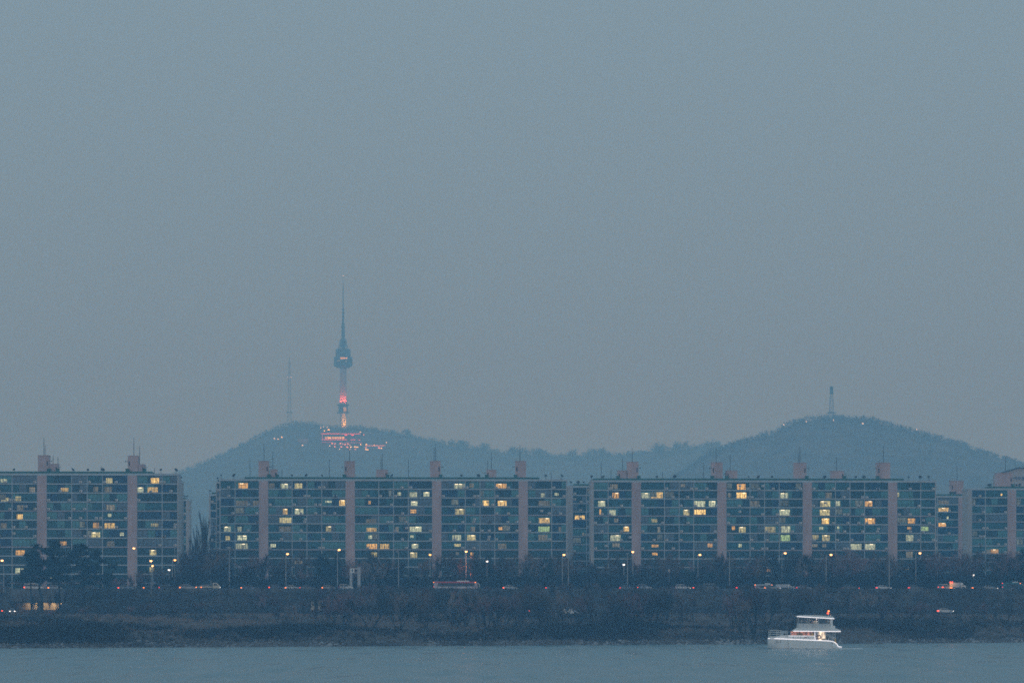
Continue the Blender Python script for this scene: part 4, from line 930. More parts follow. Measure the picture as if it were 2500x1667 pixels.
board(758.5, 767.5, 1467, 1488, 946, 'plain beige board left of the two above the clearing'); board(777, 791.5, 1466, 1488, 945, 'wider beige board with a pale stripe right of the two above the clearing')
def marquee():
    y = 943; X0 = gx(1356, y); g = ground_z(X0, y); P = lambda px, py: (gx(px, y) - X0, gz(py, y) - g)
    t = thing('marquee', (X0, y, g), 'white gabled marquee frame half hidden in the thicket', 'marquee')
    r = 0.09; fm = MB()
    for yy in (0, 4):
        for pts in ([(1356, 1497), (1366, 1496.5), (1376, 1485), (1388, 1493), (1393, 1485), (1415, 1497), (1415, 1521)],): 
            fm.path([(P(a, b)[0], yy, P(a, b)[1]) for a, b in pts], r, 6)
        for px in (1357, 1376, 1395): fm.tube((P(px, 1496)[0], yy, P(px, 1496)[1]), (P(px, 1496)[0], yy, 0), r * 0.8, r * 0.8, 6)
    ob('frame', fm.mesh('frame', M['gel']), t)
    a, b, c = P(1364, 1497), P(1376, 1485.5), P(1386, 1497); d_, e, f = P(1386, 1497), P(1393, 1486), P(1404, 1497)
    ob('fabric', MB().prism([a, c, b], 0.1, 0.16).mesh('fabric', M['gel']), t); ob('fabric', MB().prism([d_, f, e], 0.1, 0.16).mesh('fabric', M['gel']), t)
marquee()
X = gx(758, 905); t = thing('post', (X, 905, ground_z(X, 905)), 'short dark post standing in the dry grass clearing', 'post'); ob('pole', MB().tube((0, 0, -0.2), (0, 0, 1.5), 0.14, 0.12, 8).tube((0, 0, 1.5), (0, 0, 1.6), 0.17, 0.1, 8).mesh('pole', M['dark']), t)
# ------------------------------------------------------------------ vegetation
def rot_about(v, ax, a): return Matrix.Rotation(a, 3, ax) @ v
def bare_tree(seed, stems=1, spread=0.75, up=0.25, dense=1.0, mat_t='twig', narrow=False):
    """unit-height-10 winter tree: (trunk mesh, crown mesh of fine twigs)"""
    rg = random.Random(seed); tr = MB(); T = []
    def blade(p, d, l, w_):
        s = d.cross(Vector((rg.gauss(0, 1), rg.gauss(0, 1), rg.gauss(0, 1))))
        if s.length < 1e-4: return
        s = s.normalized() * (w_ / 2); e = p + d * l
        T.append((tuple(p - s), tuple(p + s), tuple(e)))
    def grow(p, d, l, r, lv):
        segs = 3 if lv < 2 else 2; pts = [p.copy()]; q = p.copy(); dd = d.copy()
        for i in range(segs):
            dd = (dd + Vector((rg.gauss(0, .13), rg.gauss(0, .13), rg.gauss(0, .06) + (0.10 if lv > 0 else 0.0)))).normalized(); q = q + dd * (l / segs); pts.append(q.copy())
        if lv <= 2:
            for i in range(segs):
                ra = r * (1 - 0.6 * i / segs); rb = r * (1 - 0.6 * (i + 1) / segs); tr.tube(pts[i], pts[i + 1], ra, rb, 5 if lv == 0 else 4 if lv == 1 else 3, cap=False)
        if lv == 3:
            blade(p, d, l, 0.075)
        nchild = {0: 8, 1: 6, 2: 6, 3: 5}[lv]
        for i in range(int(nchild * dense + rg.random() * 0.99)):
            t = (0.28 if lv == 0 else 0.15) + (0.72 if lv == 0 else 0.85) * (i + rg.random()) / nchild; t = min(t, 1)
            k = min(int(t * segs), segs - 1); f = t * segs - k; pp_ = pts[k].lerp(pts[k + 1], f)
            base = (pts[k + 1] - pts[k]).normalized()
            ax = base.orthogonal().normalized(); ax = rot_about(ax, base, rg.uniform(0, 2 * math.pi))
            ang = rg.uniform(0.35, 0.85) * (spread / 0.75) * (0.4 if narrow else 1)
            nd = rot_about(base, ax, ang); nd = (nd + Vector((0, 0, up))).normalized()
            ln = l * rg.uniform(0.42, 0.66) * (1.15 - 0.4 * t if lv == 0 else 1)
            if lv < 3: grow(pp_, nd, ln, max(r * 0.5 * (1 - 0.4 * t), 0.02), lv + 1)
            else: blade(pp_, nd, ln * 1.25, 0.058)
    for s in range(stems):
        a = rg.uniform(0, 6.28); lean = 0.0 if stems == 1 else rg.uniform(0.15, 0.5)
        d = Vector((math.cos(a) * lean, math.sin(a) * lean, 1)).normalized()
        grow(Vector((math.cos(a) * lean * 0.5, math.sin(a) * lean * 0.5, -0.3)), d, 6.2 if stems == 1 else 5.4, 0.17 if stems == 1 else 0.11, 0)
    T = np.array(T); 
    zmax = np.percentile(T[:, :, 2], 99.7); k = 10.0 / zmax
    T[:, :, :] *= k; tr.v = [(x * k, y * k, z * k) for x, y, z in tr.v]
    return tr.mesh('trunk', M['bark']), tri_mesh('crown', T, M[mat_t])
TREES = [bare_tree(1), bare_tree(2, 1, 0.9, mat_t='twigmid'), bare_tree(3, 3, 0.7, dense=0.72), bare_tree(4, 4, 0.8, dense=0.62, mat_t='twigred'), bare_tree(5, 1, 0.65, 0.35, mat_t='twigmid'), bare_tree(6, 2, 0.85, dense=0.8, mat_t='twigpale'), bare_tree(8, 3, 0.9, 0.15, 0.7, 'twigred'), bare_tree(9, 2, 0.8, 0.25, 0.8, 'twigmid')]
POPLAR = [bare_tree(21, 1, 0.6, 0.55, narrow=True), bare_tree(22, 1, 0.6, 0.5, narrow=True)]
ntree = 0
def plant(proto, X, Y, h, label, group, wide=1.0, name='bare_tree', z=None, cat='tree'):
    global ntree; ntree += 1
    z = ground_z(X, Y) if z is None else z
    t = thing(name, (X, Y, z), label, cat, group, random.uniform(0, 6.28)); s = h / 10.0; t.scale = (s * wide, s * wide, s)
    ob('trunk', proto[0], t); ob('crown', proto[1], t); return t

rg = random.Random(99)
# rows between road and blocks
MARKS = [(-60, 'the left frame edge'), (30, 'the first windows of the left block'), (100, 'the left block first pilaster'), (215, 'the middle of the left block'), (320, 'the left block second pilaster'), (395, 'the right end of the left block'), (490, 'the left gap'),
         (580, 'the left end of the second block'), (643, 'the second block first pilaster'), (750, 'the second block bays after pilaster one'), (855, 'the second block second pilaster'), (960, 'the second block middle bays'), (1066, 'the second block third pilaster'),
         (1170, 'the second block bays after pilaster three'), (1276, 'the second block fourth pilaster'), (1350, 'the right end of the second block'), (1415, 'the narrow block in the middle gap'), (1490, 'the left end of the right block'), (1552, 'the right block first pilaster'),
         (1655, 'the right block bays after pilaster one'), (1760, 'the right block second pilaster'), (1862, 'the right block middle bays'), (1966, 'the right block third pilaster'), (2068, 'the right block bays after pilaster three'), (2171, 'the right block fourth pilaster'),
         (2240, 'the right end of the right block'), (2315, 'the narrow set back right block'), (2395, 'the block at the right edge'), (2480, 'the last pilaster at the right edge')]
def mark(px): return min(MARKS, key=lambda m: abs(m[0] - px))[1]
def rear_top(px):
    if px < 300: return 1402
    if px < 430: return 1384
    if px < 545: return 1334
    if px < 1000: return 1356
    if px < 1230: return 1352
    return 1348 if px < 2300 else 1344
for i in range(122):
    px = -40 + 2600 * (i + rg.uniform(-0.4, 0.4)) / 122; y = rg.choice((1016, 1022, 1028, 1034, 1040, 1044)) + rg.uniform(-2, 2)
    top = rear_top(px) + rg.gauss(2, 8) + (14 if rg.random() < 0.25 else 0); h = max(4, gz(top, y) - 13.2)
    plant(rg.choice(TREES), gx(px, y), y, h, 'bare tree behind the road, under ' + mark(px), 'bare trees behind the road', rg.uniform(0.95, 1.3), z=13.2)
# tall pointed trees in the left gap
for px, top, y in ((503, 1249, 1150), (495, 1268, 1152), (483, 1292, 1160), (470, 1305, 1165)):
    plant(POPLAR[int(px) % 2], gx(px, y), y, gz(top, y) - 13.2, 'tall pointed bare tree standing in the left gap between the blocks', 'pointed bare trees in the left gap', 0.5, z=13.2)
for px, top, y in ((448, 1340, 1120), (466, 1338, 1110), (520, 1336, 1085)):
    plant(TREES[0], gx(px, y), y, gz(top, y) - 13.2, 'hazy bare tree at the foot of the left gap', 'bare trees at the foot of the left gap', z=13.2)
# glowing tree beside a lamp
plant(TREES[2], gx(1141, 1021), 1021.6, gz(1349, 1021) - 13.2, 'bare tree glowing orange beside the lamp above the bus', None, 0.8, z=13.2)
for dx, dz, e in ((-2.0, 20.5, 300), (1.2, 23.5, 220), (2.0, 18.5, 120)):
    l = bpy.data.lights.new('tree_glow_light', 'POINT'); l.energy = e; l.color = (1.0, 0.32, 0.14); l.shadow_soft_size = 0.2; ob('tree_glow_light', l, None, (gx(1141, 1021) + dx * 0.5, 1019.0, dz))  # point lights added by the crown to carry the street lamp's orange glow
# thicket between river and road
def zone(y): return 'near the water' if y < 895 else 'halfway up the bank' if y < 947 else 'just under the road'
n = 0
while n < 84:
    px = rg.uniform(815, 2120); y = rg.uniform(832, 976) if rg.random() < 0.7 else rg.uniform(832, 880)
    X = gx(px, y); t_ = y - shore(X)
    if t_ < 18 or 947 < y < 959 or (1330 < px < 1440 and y < 946 and rg.random() < 0.6): continue
    if px > 2000 and y < 925: continue
    z = ground_z(X, y); top = 1443 + rg.gauss(3, 7) - (9 if rg.random() < 0.15 else 0)
    if 1050 < px < 1175: top = max(top, 1441)
    h = gz(top, y) - z
    if h < 3 or h > 12: continue
    plant(rg.choice(TREES), X, y, h, 'bare thicket tree ' + zone(y) + ', under ' + mark(px), 'bare trees of the riverside thicket', rg.uniform(0.85, 1.2)); n += 1
lab = 'bare bushy tree in the dark thicket right of the boat'
n = 0
while n < 27:
    px = rg.uniform(2060, 2560); y = rg.uniform(918, 978); X = gx(px, y)
    if 947 < y < 959 or y - shore(X) < 30: continue
    h = gz(1446 + rg.gauss(4, 6) + (0 if y > 958 else rg.uniform(10, 40)), y) - ground_z(X, y)
    if h < 2.2: continue
    plant(rg.choice(TREES), X, y, h, 'bushy bare tree ' + zone(y) + ', under ' + mark(px), 'bare trees right of the boat', rg.uniform(0.8, 1.1)); n += 1
lab = 'low bare tree in the dark thicket below the viaduct on the left'
n = 0
while n < 28:
    px = rg.uniform(-40, 830); y = rg.uniform(900, 978); X = gx(px, y)
    if 947 < y < 959 or (430 < px < 740 and y < 940): continue
    top = (1486 if px < 430 else 1466 if px < 640 else 1452) + rg.gauss(0, 9)
    if 55 < px < 175: top = max(top, 1488)
    h = gz(top, y) - ground_z(X, y)
    if h < 2.0: continue
    plant(rg.choice(TREES[2:]), X, y, h, 'low bare tree ' + zone(y) + ', under ' + mark(px), 'low bare trees below the viaduct', rg.uniform(0.9, 1.2)); n += 1
for px, base, top, lb in ((678, 1527, 1485, 'small forked tree at the left of the clearing, in front of the thicket'), (716, 1526, 1470, 'larger forked tree with a V shaped trunk in the dry clearing'), (770, 1520, 1478, 'small tree at the right of the clearing under the beige boards'), (802, 1524, 1475, 'slim tree at the right end of the clearing')):
    y = 880; X = gx(px, y); z = ground_z(X, y); plant(TREES[3 if px != 716 else 5], X, y, gz(top, y) - z, lb, None, 0.9)

for px, top in ((62, 1440), (84, 1452), (98, 1446), (122, 1450), (141, 1444), (158, 1449)):
    y = 968 + (px % 5); X = gx(px, y); z = ground_z(X, y); plant(TREES[2 + px % 3], X, y, gz(top, y) - z, 'thin bare tree in front of the lit underpass', 'bare trees before the underpass', 0.7)
for px, top in ((883, 1428), (904, 1421), (930, 1424), (957, 1427), (986, 1430), (1012, 1427), (1036, 1432), (1188, 1430), (1216, 1433), (1292, 1429), (1318, 1424), (1346, 1420), (1376, 1423), (1402, 1420), (1431, 1418), (1462, 1422), (1489, 1427), (1622, 1431), (1640, 1429), (1783, 1427), (1822, 1424), (1886, 1426), (1956, 1428), (1990, 1424), (2031, 1429), (2395, 1434)):
    y = 974 + (px % 7); X = gx(px, y); z = ground_z(X, y); plant(TREES[(3, 6, 7, 4)[px % 4]], X, y, gz(top, y) - z, 'taller bush before the road, under ' + mark(px), 'tall bushes overlapping the road', 1.25)
# evergreens
def needle_tree(seed, kind):
    rg = random.Random(seed); nr = np.random.RandomState(seed); tr = MB(); T = []
    def clump(c, r, n, flat=0.5):
        p = nr.normal(0, 1, (n, 3)); p /= np.linalg.norm(p, axis=1)[:, None]; p *= r * nr.uniform(0.2, 1, (n, 1)); p[:, 2] *= flat
        d1 = nr.normal(0, 1, (n, 3)) * r * 0.20; d2 = nr.normal(0, 1, (n, 3)) * r * 0.20
        P = np.array(c) + p; T.append(np.stack([P, P + d1, P + d2], 1))
    if kind == 'pine':      # tall trunk, open irregular crown of flat clumps
        pts = [Vector((0, 0, -0.3))]
        for i in range(5): pts.append(pts[-1] + Vector((rg.gauss(0, 0.22), rg.gauss(0, 0.22), 2.0)))
        for i in range(5): tr.tube(pts[i], pts[i + 1], 0.20 - i * 0.03, 0.17 - i * 0.03, 6, cap=False)
        for i in range(24):
            t = rg.uniform(0.5, 1.0); k = min(int(t * 5), 4); b = pts[k].lerp(pts[k + 1], t * 5 - k)
            a = rg.uniform(0, 6.28); l = rg.uniform(0.9, 3.0) * (1.25 - 0.6 * (t - 0.5) / 0.5)
            e = b + Vector((math.cos(a) * l, math.sin(a) * l, rg.uniform(0.0, 0.7))); tr.tube(b, e, 0.06, 0.025, 4, cap=False)
            clump(e, rg.uniform(0.6, 1.1), 110, 0.45); clump(b.lerp(e, 0.6), rg.uniform(0.4, 0.8), 60, 0.4)
        for i in range(7):      # dead stubs
            z = rg.uniform(2.5, 5.5); a = rg.uniform(0, 6.28); tr.tube((0, 0, z), (math.cos(a) * 1.0, math.sin(a) * 1.0, z + 0.4), 0.035, 0.012, 3, cap=False)
    elif kind == 'fir':     # dense cone
        tr.tube((0, 0, -0.3), (0, 0, 9.6), 0.22, 0.04, 6, cap=False)
        for i in range(46):
            z = 1.2 + 8.6 * (i / 46); R = 2.5 * (1 - (z / 10.4)) ** 0.8 + 0.12; a = i * 2.4 + rg.uniform(-.4, .4); l = R * rg.uniform(0.7, 1.15)
            e = Vector((math.cos(a) * l, math.sin(a) * l, z - 0.25 * l)); tr.tube((0, 0, z), e, 0.045, 0.012, 3, cap=False)
            clump(e * 0.75 + Vector((0, 0, z * 0.25)), 0.42 + R * 0.22, 60, 0.6)
            clump(e, 0.3 + R * 0.12, 30, 0.5)
    else:                   # low spreading pine, layered plates
        for s in range(3):
            a = s * 2.1 + rg.uniform(-.5, .5); tr.tube((0, 0, -0.3), (math.cos(a) * 1.2, math.sin(a) * 1.2, 5.5), 0.2, 0.1, 6, cap=False)
        for i in range(44):
            a = rg.uniform(0, 6.28); l = rg.uniform(0.5, 7.2); z = 9.3 - 0.055 * l * l * rg.uniform(0.8, 1.6) - rg.uniform(0, 4.2)
            e = Vector((math.cos(a) * l, math.sin(a) * l * 0.7, max(1.2, z))); tr.tube((math.cos(a) * 0.8, math.sin(a) * 0.6, max(1.0, z - 1.2)), e, 0.07, 0.02, 3, cap=False)
            clump(e, rg.uniform(1.0, 1.7), 80, 0.34)
    Tm = np.concatenate(T); k = 10.0 / np.percentile(Tm[:, :, 2], 99.5)
    return (tr.mesh('trunk', M['bark']), tri_mesh('crown', Tm * k if kind != 'spread' else Tm, M['needle']))
PINE = [needle_tree(31, 'pine'), needle_tree(32, 'pine'), needle_tree(33, 'pine')]; FIR = [needle_tree(41, 'fir'), needle_tree(42, 'fir')]; SPR = needle_tree(51, 'spread')
for i, (px, top, lb) in enumerate(((76, 1345, 'tall open pine at the left, in front of the first lit windows'), (104, 1330, 'tall pine whose trunk crosses the white minibus'), (150, 1322, 'tallest pine of the left group, over the underpass'), (205, 1328, 'tall pine with a dark trunk right of the underpass'), (243, 1345, 'rightmost pine of the left group'))):
    y = (962, 960, 961, 963, 964)[i]; X = gx(px, y); z = ground_z(X, y); plant(PINE[i % 3], X, y, gz(top, y) - z, lb, 'pines at the left', 0.92, 'pine_tree')
for px, top, y, lb in ((783, 1352, 1024, 'dark evergreen left of the sign gantry lamp'), (797, 1362, 1028, 'broad dark evergreen below the second pilaster'), (822, 1360, 1030, 'dark evergreen directly behind the gantry lamp'), (905, 1348, 1036, 'dark pointed evergreen right of the gantry'), (1192, 1356, 1026, 'dark evergreen right of the glowing tree'), (1226, 1360, 1028, 'second dark evergreen right of the glowing tree'), (1340, 1362, 1026, 'dark evergreen left of the post pair'), (1366, 1356, 1028, 'dark evergreen at the lit lamp of the post pair'), (1158, 1366, 1030, 'small dark evergreen behind the bus front')):
    plant(FIR[int(px) % 2], gx(px, y), y, gz(top, y) - 13.2, lb, 'evergreens behind the road', 1.05, 'evergreen_tree', z=13.2)
for px, top, y, s, lb in ((1680, 1392, 1016, 0.95, 'low dark spreading pine, left of the pair under the pinkish lamp'), (1742, 1393, 1017, 1.0, 'low dark spreading pine, right of the pair under the pinkish lamp')):
    plant(SPR, gx(px, y), y, gz(top, y) - 13.2, lb, 'spreading pines behind the road', s, 'pine_tree', z=13.2)
for px, top, y, lb in ((2470, 1362, 1015, 'dark pine at the right frame edge, shorter of the two'), (2503, 1338, 1014, 'large dark pine cut by the right frame edge')):
    plant(FIR[0], gx(px, y), y, gz(top, y) - 13.2, lb, 'dark pines at the right edge', 1.5, 'pine_tree', z=13.2)

# undergrowth, dry grass and the stony shore
def scatter(n, fn, seed): 
    r_ = np.random.RandomState(seed); out = []
    while len(out) < n:
        q = fn(r_)
        if q is not None: out.append(q)
    return out
def brush_mesh(name, pts, kmin, kmax, m, seed, wv=0.05):
    r_ = np.random.RandomState(seed); T = []
    for (X, Y, h) in pts:
        z = ground_z(X, Y); k = r_.randint(kmin, kmax)
        p = np.stack([X + r_.normal(0, h * 0.35, k), Y + r_.normal(0, h * 0.35, k), np.full(k, z) + r_.uniform(-0.1, h * 0.45, k)], 1)
        d = np.stack([r_.normal(0, 0.4, k), r_.normal(0, 0.4, k), r_.uniform(0.35, 1, k)], 1) * h * r_.uniform(0.35, 0.75, (k, 1))
        s = np.stack([r_.normal(0, 1, k), r_.normal(0, 1, k), r_.normal(0, .3, k)], 1) * wv * (0.6 + h * 0.35)
        T.append(np.stack([p - s, p + s, p + d], 1))
    return tri_mesh(name, np.concatenate(T), m)
from mathutils import noise as mnoise
def patch(X, Y, s=0.035): return 0.5 + 0.75 * mnoise.noise((X * s, Y * s * 0.55, 4.7)) + 0.3 * mnoise.noise((X * s * 3.1, Y * s * 1.5, 9.2))
def f_bank(r_):
    px = r_.uniform(-60, 2600); Y = r_.uniform(735, 947); X = gx(px, Y); t = Y - shore(X)
    if t < 4: return None
    q = patch(X, Y); edge = min(1, t / 9) * (1.0 if t < 34 else max(0.06, 1 - (t - 34) / 25))
    if 430 < px < 830 and t > 45: edge *= 0.35
    if px > 2090 and t > 12: edge *= 0.45
    if r_.rand() > edge * (0.06 + 1.5 * max(0, q - 0.30)): return None
    return (X, Y, (0.45 + 2.2 * max(0.05, q - 0.1) * min(1, t / 20)) * r_.uniform(0.5, 1.4))
ob('undergrowth', brush_mesh('undergrowth', scatter(5200, f_bank, 1), 18, 30, M['brush'], 2), kind='stuff', label='dark leafless undergrowth covering the river bank', cat='undergrowth')
def f_slope(r_):
    px = r_.uniform(-60, 2600); Y = r_.uniform(958.5, 982); X = gx(px, Y)
    if -141 < X < -124: return None
    if 947 < Y < 958.5: return None
    if 430 < px < 740 and Y < 940: return None
    return (X, Y, r_.uniform(1.2, 3.2) if Y > 960 else r_.uniform(0.8, 2.2))
ob('undergrowth', brush_mesh('undergrowth', scatter(2300, f_slope, 3), 22, 36, M['twig'], 4), kind='stuff', label='tangled twigs covering the slope below the road', cat='undergrowth')
def f_rear(r_):
    px = r_.uniform(-60, 2600); Y = r_.uniform(1013, 1047); hh = gz(rear_top(px) + 34, Y) - 13.2
    return (gx(px, Y), Y, max(1.5, hh) * r_.uniform(0.45, 1.0))
ob('roadside_thicket', brush_mesh('roadside_thicket', scatter(3000, f_rear, 7), 22, 34, M['twig'], 9, 0.055), kind='stuff', label='dense tangle of bare branches between the trees behind the road', cat='thicket')
def f_grass(r_):
    px = r_.uniform(-60, 2600); Y = r_.uniform(750, 947); X = gx(px, Y); t = Y - shore(X)
    if t < 10: return None
    if t < 24 and r_.rand() < 0.6 and px < 2050: return None
    if r_.rand() > 1.25 - patch(X, Y, 0.05): return None
    return (X, Y, r_.uniform(0.35, 0.85))
ob('dry_grass', brush_mesh('dry_grass', scatter(11000, f_grass, 5), 9, 16, M['dry'], 6, 0.035), kind='stuff', label='pale brown dry grass in the clearings by the river', cat='grass')
def rocks():
    r_ = np.random.RandomState(8); V = []; Fc = []
    for i in range(3400):
        X = r_.uniform(-170, 175); t = abs(r_.normal(0, 2.6)) - 0.6 if r_.rand() < 0.8 else r_.uniform(2, 10); Y = shore(X) + t; s = r_.uniform(0.12, 0.38) * (1.5 if r_.rand() < 0.08 else 1)
        z = max(ground_z(X, Y), -0.1); n = len(V); a = r_.uniform(0, 6.28)
        for k in range(5):
            q = a + k * 1.2566; V.append((X + math.cos(q) * s * r_.uniform(.7, 1.3) * 1.3, Y + math.sin(q) * s * r_.uniform(.7, 1.2), z - 0.1 + r_.uniform(0, .15) * s))
        V.append((X + r_.normal(0, .2) * s, Y + r_.normal(0, .2) * s, z + s * r_.uniform(0.4, 0.9)))
        Fc += [(n + k, n + (k + 1) % 5, n + 5) for k in range(5)]
    me = bpy.data.meshes.new('shore_rocks'); me.from_pydata(V, [], Fc); me.materials.append(M['rock']); me.update()
    ob('shore_rocks', me, kind='stuff', label='broken grey rocks along the waterline', cat='rocks')
rocks()
# ------------------------------------------------------------------ the boat
def boat():
    d = 738.0; X0 = gx(1874.4, d)
    t = thing('catamaran', (X0, d - 2.6, 0), 'white two deck catamaran outlined with light strips, heading left on the river', 'boat')
    W = 5.4
    # hull: stations along x, each a closed ring
    st = []
    sheer = lambda x: 2.24 - 0.55 * min(1, x / 13.05)
    def sta(x, top, hw, keel, flare):
        return [(x, W / 2 - hw, top), (x + flare[0], W / 2 - hw * flare[1], top * 0.5), (x + flare[0] * 2, W / 2 - hw * flare[2], keel), (x + flare[0] * 2, W / 2 + hw * flare[2], keel), (x + flare[0], W / 2 + hw * flare[1], top * 0.5), (x, W / 2 + hw, top)]
    for x, top, hw, keel, fl in ((0.0, 2.24, 1.5, 0.28, (0.04, 0.9, 0.6)), (0.9, 2.2, 2.2, 0.10, (0.03, 0.94, 0.75)), (2.6, 2.14, 2.62, -0.25, (0, 0.97, 0.88)), (5, sheer(5), 2.7, -0.3, (0, 0.98, 0.93)), (9, sheer(9), 2.7, -0.3, (0, 0.98, 0.94)), (12.6, 1.71, 2.66, -0.3, (0, 0.98, 0.94)),
                                 (13.3, 1.62, 2.64, -0.3, (0, 0.98, 0.95)), (13.9, 1.38, 2.6, -0.3, (0, 0.98, 0.95)), (14.35, 0.98, 2.55, -0.3, (0, 0.98, 0.95)), (14.6, 0.50, 2.5, -0.3, (0, 0.98, 0.95)), (15.35, 0.42, 2.4, 0.05, (0, 0.99, 0.97))):
        st.append(sta(x, top, hw, keel, fl))
    b = MB(); k = 6
    for s in st: b.v += s
    for i in range(len(st) - 1):
        for j in range(k): q = (j + 1) % k; b.f.append((i * k + j, i * k + q, (i + 1) * k + q, (i + 1) * k + j)); b.m.append(0)
    b.f.append(tuple(range(k - 1, -1, -1))); b.m.append(0); e = (len(st) - 1) * k; b.f.append(tuple(e + j for j in range(k))); b.m.append(0)
    hull = ob('hull', b.mesh('hull', M['gel'], smooth=False), t)
    # light strips
    def strip(pts, y=None, r=0.06, par=t):
        ob('light_strip', MB().path(pts, r, 6).mesh('light_strip', M['ledw']), par)
    side = lambda x, z, hw: (x, W / 2 - hw - 0.03, z)
    strip([side(-0.03, 2.22, 1.5), side(0.9, 2.2, 2.2), side(2.6, 2.14, 2.62), side(5, sheer(5), 2.7), side(9, sheer(9), 2.7), side(12.6, 1.71, 2.66), side(13.3, 1.62, 2.64), side(13.9, 1.38, 2.6), side(14.35, 0.98, 2.55), side(14.6, 0.5, 2.5), side(15.35, 0.43, 2.4)], r=0.065)
    ob('waterline_stripe', MB().path([(0.5, W / 2 - 1.72, 0.05), (0.95, W / 2 - 2.2 * 0.83, 0.05), (2.6, W / 2 - 2.62 * 0.94, 0.05), (5, W / 2 - 2.7 * 0.965, 0.05), (9, W / 2 - 2.7 * 0.97, 0.05), (12.6, W / 2 - 2.66 * 0.97, 0.05)], 0.075, 6).mesh('waterline_stripe', M['black']), hull)
    # name on the bow: faint dark brush strokes
    nm = MB(); P = lambda a, c: (a, W / 2 - 2.30 - (a - 1.0) * 0.17 - 0.05, c)
    for pts in ([(1.30, 1.35), (1.36, 1.20), (1.60, 1.16), (1.75, 1.30), (1.68, 1.95)], [(1.98, 1.98), (1.98, 1.50), (2.35, 1.42)], [(2.42, 1.62), (2.55, 1.44), (2.66, 1.60), (2.64, 2.02)]):
        nm.path([P(a - 0.1, c - 0.05) for a, c in pts], 0.035, 5)
    ob('name_lettering', nm.mesh('name_lettering', mat('faded_letter_paint', (0.16, 0.18, 0.20), 0.7, 0.1)), hull)
    # lower deck house (tilted a little, bow up, like the rest of the superstructure)
    y0, y1 = 0.25, W - 0.25
    ob('foredeck', MB().prism([(0.25, 2.2), (0.35, 2.62), (2.6, 2.66), (2.7, 2.86), (4.2, 2.90), (9.7, 2.72), (9.7, 1.75), (2.0, 2.1)], 0.35, W - 0.35).mesh('foredeck', M['gel']), t)
    for x in (3.9, 5.2, 6.7, 8.3): ob('panel_joint', MB().box(x, x + 0.04, 0.325, 0.347, 2.05, 2.70).mesh('panel_joint', M['frame']), t)
    ob('nameplate', MB().box(7.55, 8.05, 0.32, 0.346, 2.36, 2.5).mesh('nameplate', mat('red_plate', (0.35, 0.12, 0.13), 0.6, 0.1)), t)
    inside = room_mat('cabin_interior', (0.85, 0.36, 0.26), 0.55)
    ch = ob('deck_house', MB().box(4.9, 9.55, W - 0.6, W - 0.4, 2.72, 3.68).box(4.9, 9.55, 0.9, W - 0.6, 2.74, 2.78).mesh('deck_house', M['gel']), t)
    ob('lit_interior', MB().box(5.0, 9.5, W - 0.64, W - 0.61, 2.8, 3.62).mesh('lit_interior', inside), ch)
    wm = bpy.data.materials.new('clear_pane'); wm.use_nodes = True; wb = wm.node_tree.nodes['Principled BSDF']; wb.inputs['Base Color'].default_value = (0.5, 0.55, 0.58, 1); wb.inputs['Roughness'].default_value = 0.05; wb.inputs['Alpha'].default_value = 0.07
    for a, c in ((5.5, 7.75), (7.85, 9.5)): ob('window', MB().box(a, c, 0.44, 0.46, 2.78, 3.6).mesh('window', wm), ch)
    ob('windscreen', MB().prism([(4.55, 2.86), (5.45, 3.62), (5.5, 3.62), (4.62, 2.86)], 0.5, W - 0.5).mesh('windscreen', wm), ch)
    ob('window_post', MB().tube((4.5, 0.46, 2.86), (5.4, 0.46, 3.62), 0.05, 0.05, 5).box(7.72, 7.88, 0.43, 0.5, 2.76, 3.64).mesh('window_post', M['dark']), ch)
    ob('sill', MB().box(4.2, 9.6, 0.31, 0.5, 2.70, 2.76).mesh('sill', M['ledw']), ch)
    ob('drum', MB().lathe([(0.27, 2.78), (0.29, 3.0), (0.29, 3.1), (0.27, 3.34), (0.1, 3.36)], 14, 9.2, 1.0).mesh('drum', M['yellow']), t)
    ob('bench', MB().box(6.0, 7.3, 1.4, 1.9, 2.78, 3.0).box(6.0, 7.3, 1.9, 2.0, 3.0, 3.35).mesh('bench', M['yellow']), t)
    ob('aft_bulkhead', MB().box(9.72, 10.36, 0.34, W - 0.34, 1.75, 3.68).mesh('aft_bulkhead', mat('grey_bulkhead', (0.42, 0.42, 0.45), 0.6, 0.05)), t)
    strip([(9.68, 0.28, 3.64), (9.68, 0.26, 2.75), (9.78, 0.2, 1.86)], r=0.045)
    dr = ob('doorway', MB().box(10.38, 11.95, 1.6, 1.75, 1.75, 3.66).mesh('doorway', room_mat('lit_doorway', (1.0, 0.83, 0.62), 0.85)), t)
    ob('door_frame', MB().box(11.95, 12.05, 1.0, 1.8, 1.7, 3.66).mesh('door_frame', M['gel']), dr)
    ob('locker', MB().box(11.3, 12.2, 0.9, 1.5, 1.7, 2.2).mesh('locker', M['cream']), t)
    # aft rails, boarding steps and post
    rl = MB(); ya = 0.3
    rl.path([(12.0, ya, 3.2), (12.9, ya, 2.9), (13.9, ya, 2.25)], 0.035); rl.path([(12.0, ya, 2.85), (12.9, ya, 2.62), (13.9, ya, 2.0)], 0.03); rl.path([(12.6, ya, 1.75), (12.75, ya, 2.95)], 0.035); rl.path([(12.75, ya, 2.4), (14.0, ya, 1.95)], 0.03); rl.path([(12.3, ya, 1.75), (12.85, ya, 2.5)], 0.03)
    yb = W - 0.3; rl.path([(12.0, yb, 3.2), (12.9, yb, 2.9), (13.9, yb, 2.25)], 0.035)
    ob('aft_rail', rl.mesh('aft_rail', M['gel']), t)
